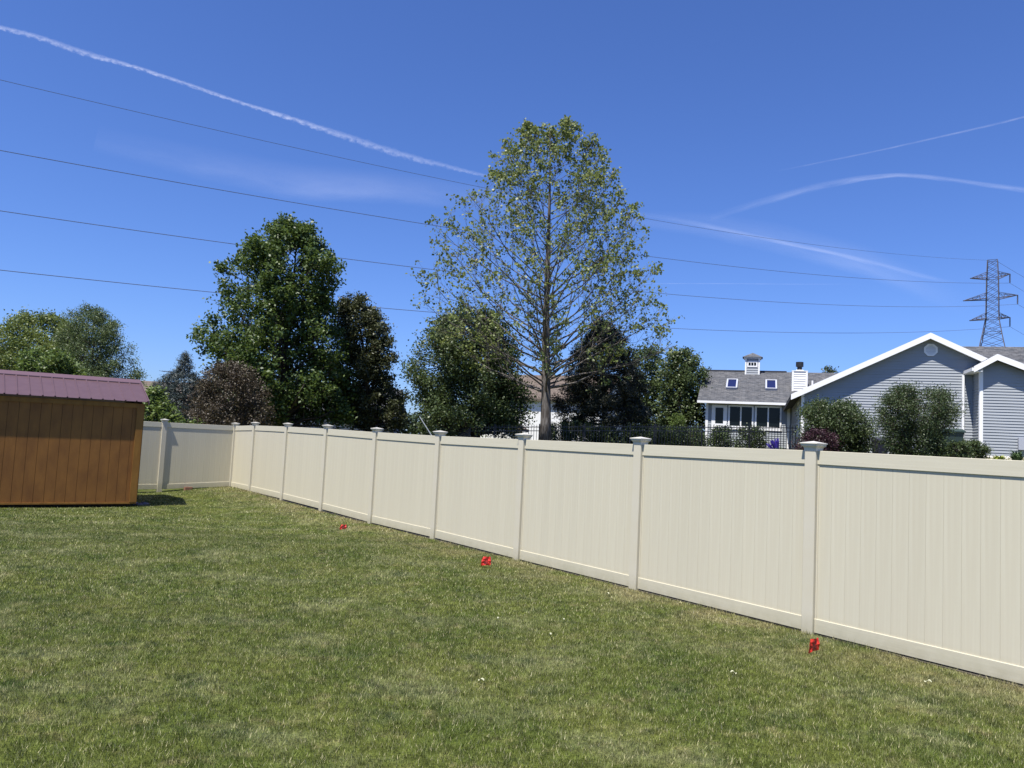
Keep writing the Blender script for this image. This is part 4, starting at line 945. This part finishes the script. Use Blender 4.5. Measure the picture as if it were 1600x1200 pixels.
def contrail(label, pts, alt, m, wk=.62):
    """pts: (px, py, half width px, fade)"""
    pts = np.array(pts, float); t = np.linspace(0, len(pts)-1, 60); q = np.stack([np.interp(t, range(len(pts)), pts[:, i]) for i in range(4)], 1)
    q[:, 2] *= wk; k = np.ones(5)/5
    for i in (0, 1): pad = np.pad(q[:, i], 2, mode='reflect', reflect_type='odd'); q[:, i] = np.convolve(pad, k, 'valid')
    def hit(x, y): d = ray(x, y); return Cp+d*(alt/d[2])
    V = []; F = []; UV = []; fade = []; u = 0
    for i in range(60):
        a, b = q[max(i-1, 0), :2], q[min(i+1, 59), :2]; d = b-a; d /= np.linalg.norm(d); n_ = np.array([d[1], -d[0]]); w2 = q[i, 2]
        if i: u += np.linalg.norm(q[i, :2]-q[i-1, :2])
        for s_ in (-1, 1): V.append(tuple(hit(*(q[i, :2]+n_*w2*s_)))); UV.append((u, s_)); fade.append(q[i, 3])
        if i < 59: F.append((2*i, 2*i+1, 2*i+3, 2*i+2))
    me = bpy.data.meshes.new('contrail'); me.from_pydata(V, [], F); ul = me.uv_layers.new(name='UVMap')
    ul.data.foreach_set('uv', [c for f in F for vi in f for c in UV[vi]]); a = me.attributes.new('fade', 'FLOAT', 'POINT'); a.data.foreach_set('value', fade)
    me.materials.append(m); o = link('contrail', me); tag(o, label, 'contrail'); o.visible_shadow = True; return o
cm1 = contrail_mat('contrail_sharp', .30, (.11, 1.1, 1), 1.5); cm2 = contrail_mat('contrail_soft', .15, (.012, .8, 1), .7); cm3 = contrail_mat('contrail_thin', .16, (.03, .5, 1), .5)
contrail('longest bright contrail crossing the upper left sky towards the sycamore top', [(-30, 36, 9, .8), (60, 57, 9, .8), (120, 80, 11, .7), (210, 104, 7, 1), (300, 134, 7, .8), (380, 162, 6, .9), (430, 177, 8, 1), (500, 200, 10, .8), (560, 220, 13, .6), (620, 240, 13, .6), (690, 258, 9, .5), (765, 276, 5, .4)], 5000, cm1)
contrail('pale contrail slanting down from the sycamore to the tower', [(995, 333, 8, .1), (1080, 347, 9, .3), (1160, 365, 8, .65), (1230, 380, 7, .9), (1310, 397, 7, .85), (1380, 415, 9, .65), (1440, 431, 9, .4), (1500, 444, 8, 0)], 5000, cm2)
contrail('thin faint contrail rising to the right edge of the sky', [(1215, 267, 2.5, .05), (1290, 252, 3, .4), (1370, 236, 3, .6), (1450, 218, 3.5, .7), (1530, 200, 4, .7), (1620, 178, 4, .7)], 5000, cm3)
contrail('broad curved faint contrail arching over the house', [(1110, 340, 12, .1), (1200, 312, 13, .45), (1280, 291, 13, .6), (1340, 279, 10, .9), (1400, 273, 8, 1), (1450, 276, 8, 1), (1520, 286, 9, .8), (1620, 299, 10, .7)], 5000, cm2)
contrail('very faint straight contrail low between the sycamore and the tower', [(1000, 443, 1.8, .3), (1120, 443, 1.8, .5), (1240, 444, 1.8, .45), (1345, 444, 1.8, 0)], 5000, cm3)

cm4 = contrail_mat('cirrus_haze', .075, (.004, .6, 1), .8)
contrail('very faint wide smear of cirrus below the longest contrail', [(150, 215, 25, .2), (300, 250, 32, .6), (450, 280, 36, .9), (600, 292, 34, 1), (760, 310, 28, .7), (860, 330, 20, .2)], 5200, cm4, 1)
contrail('very faint wide smear of cirrus right of the sycamore top', [(980, 340, 14, .3), (1100, 350, 24, .8), (1220, 372, 30, .8), (1350, 405, 30, .8), (1450, 450, 30, .5), (1520, 480, 24, 0)], 5200, cm4, 1)

# ------------------------------------------------------------------ marker flags and litter on the lawn
def flag(label, px, py, sx_, sz_, yaw, tiltv):
    d = ray(px, py); t = (0.0-CAMZ)/d[2]; x, y = (Cp+d*t)[:2]; z = gz(x, y)
    r = empty('marker_flag', (x, y, z), label, 'flag', 'red utility marker flags in the lawn along the fence')
    st = np.array([x, y, z-.02]); tp = np.array([x+tiltv*.04, y, z+sz_*1.35]); mb = MB(); mb.tube([st, tp], .0022, 5); part('wire', mb, M['steel'], r)
    # curled plastic sheet
    mb = MB(); n = 8; hw = sx_
    P_ = []
    for i in range(n+1):
        a = i/n; th = yaw+.9*a*a+.25*sin(a*5); 
        if i == 0: c = np.array([tp[0], tp[1], 0])
        else: c = c+np.array([cos(th), sin(th), 0])*hw/n
        P_.append(c.copy())
    rows = 4
    for i in range(n):
        for j in range(rows):
            def g(ii, jj):
                c = P_[ii]; fz = jj/rows; return (c[0]+.008*sin(ii*1.3+jj), c[1]+tiltv*.01*ii/n+.006*sin(jj*2+ii), tp[2]-sz_*(1-fz)-(.012*ii/n)*(1+.6*sin(ii)) )
            mb.poly([g(i, j), g(i+1, j), g(i+1, j+1), g(i, j+1)])
    fo = part('sheet', mb, M['flag'], r)
    mb = MB(); dirv = P_[3]-P_[1]; dirv /= np.linalg.norm(dirv); nn = np.array([-dirv[1], dirv[0], 0]); nn = nn if nn[1] < 0 else -nn
    for (u0, v0, u1, v1) in ((.2, .55, .5, .8), (.2, .3, .6, .42), (.25, .12, .55, .2)):
        o = P_[1]+nn*.007; 
        q = [(o+dirv*sx_*u, v) for u, v in ((u0, v0), (u1, v0), (u1, v1), (u0, v1))]
        for k in range(4):
            (a, va), (b, vb_) = q[k], q[(k+1) % 4]; za, zb2 = tp[2]-sz_*(1-va), tp[2]-sz_*(1-vb_); mb.tube([(a[0], a[1], za), (b[0], b[1], zb2)], .0022, 4)
    part('printed_marks', mb, M['ink'], r, parent=fo)
flag('red marker flag nearest the camera, below the nearest fence post', 1275, 1022, .15, .11, rad(195), .6)
flag('red marker flag in the middle, left of the third nearest post', 768, 888, .13, .12, rad(150), -.5)
flag('farthest red marker flag, small and low in the grass', 540, 826, .12, .08, rad(170), .3)
def lawnpt(px, py):
    d = ray(px, py); t = (0.02-CAMZ)/d[2]; return (Cp+d*t)[:2]
lab = ['small pale curled leaf on the lawn left of the two fallen leaves', 'pale leaf on the lawn, upper of the pair left of the near panel', 'pale leaf on the lawn just below its round neighbour', 'pair of pale grass scraps on the lawn at the bottom middle', 'bleached stick at the foot of the panel left of the near panel', 'pale scrap below the near flag on its left', 'pale scrap in the lawn at the lower right']
for i, (px, py, s_) in enumerate([(778, 968, .035), (881, 970, .03), (860, 993, .04), (752, 1065, .05), (950, 929, .05), (1146, 1053, .045), (1450, 1067, .05)]):
    s_ *= .75; x, y = lawnpt(px, py); z = gz(x, y)+.034; mb = MB(); a = random.random()*3; c = np.array([cos(a), sin(a), 0]); e = np.array([-sin(a), cos(a), 0]); o = np.array([x, y, z])
    n = 5; L_ = [o+c*s_*(k/n-.5)*1.6+np.array([0, 0, .012*sin(k*1.1)]) for k in range(n+1)]; wd = [.004+.3*s_*sin(pi*k/n) for k in range(n+1)]
    for k in range(n):
        mb.poly([L_[k]-e*wd[k], L_[k+1]-e*wd[k+1], L_[k+1]+np.array([0, 0, .006]), L_[k]+np.array([0, 0, .006])]); mb.poly([L_[k]+e*wd[k], L_[k+1]+e*wd[k+1], L_[k+1]+np.array([0, 0, .006]), L_[k]+np.array([0, 0, .006])])
    ob = link('fallen_leaf', mb.mesh('fallen_leaf', M['dryleaf'], (x, y, z)), None, (x, y, z)); tag(ob, lab[i], 'leaf', 'pale scraps fallen on the lawn')
# paver by the back fence, stones by the shed corner
x, y = CORNER+BD*1.25-FD*.16; mb = MB(); mb.prism(chamf(.11, .06, .012), 0, .09); o = link('paver', mb.mesh('paver', M['brick']), None, (x, y, gz(x, y)), TH-pi/2); tag(o, 'rusty red paver in the grass at the foot of the back fence', 'paver')
for i in range(5):
    a = random.uniform(-.1, .35); b = random.uniform(.0, .5); x, y = SC+SU*(a+.08)+SV*b; z = gz(x, y); s_ = random.uniform(.05, .1); mb = MB(); n = 7
    rg = [[(cos(k*2*pi/n)*s_*r_*random.uniform(.85, 1.1), sin(k*2*pi/n)*s_*.8*r_*random.uniform(.85, 1.1), zz*s_) for k in range(n)] for r_, zz in ((.9, -.1), (1., .3), (.6, .62))]
    for A, B in zip(rg[:-1], rg[1:]):
        for k in range(n): mb.poly([A[k], A[(k+1) % n], B[(k+1) % n], B[k]])
    mb.poly(rg[-1]); o = link('stone', mb.mesh('stone', M['darkstone']), None, (x, y, z)); tag(o, 'dark stone lying at the right front corner of the shed', 'stone', 'dark stones at the shed corner')
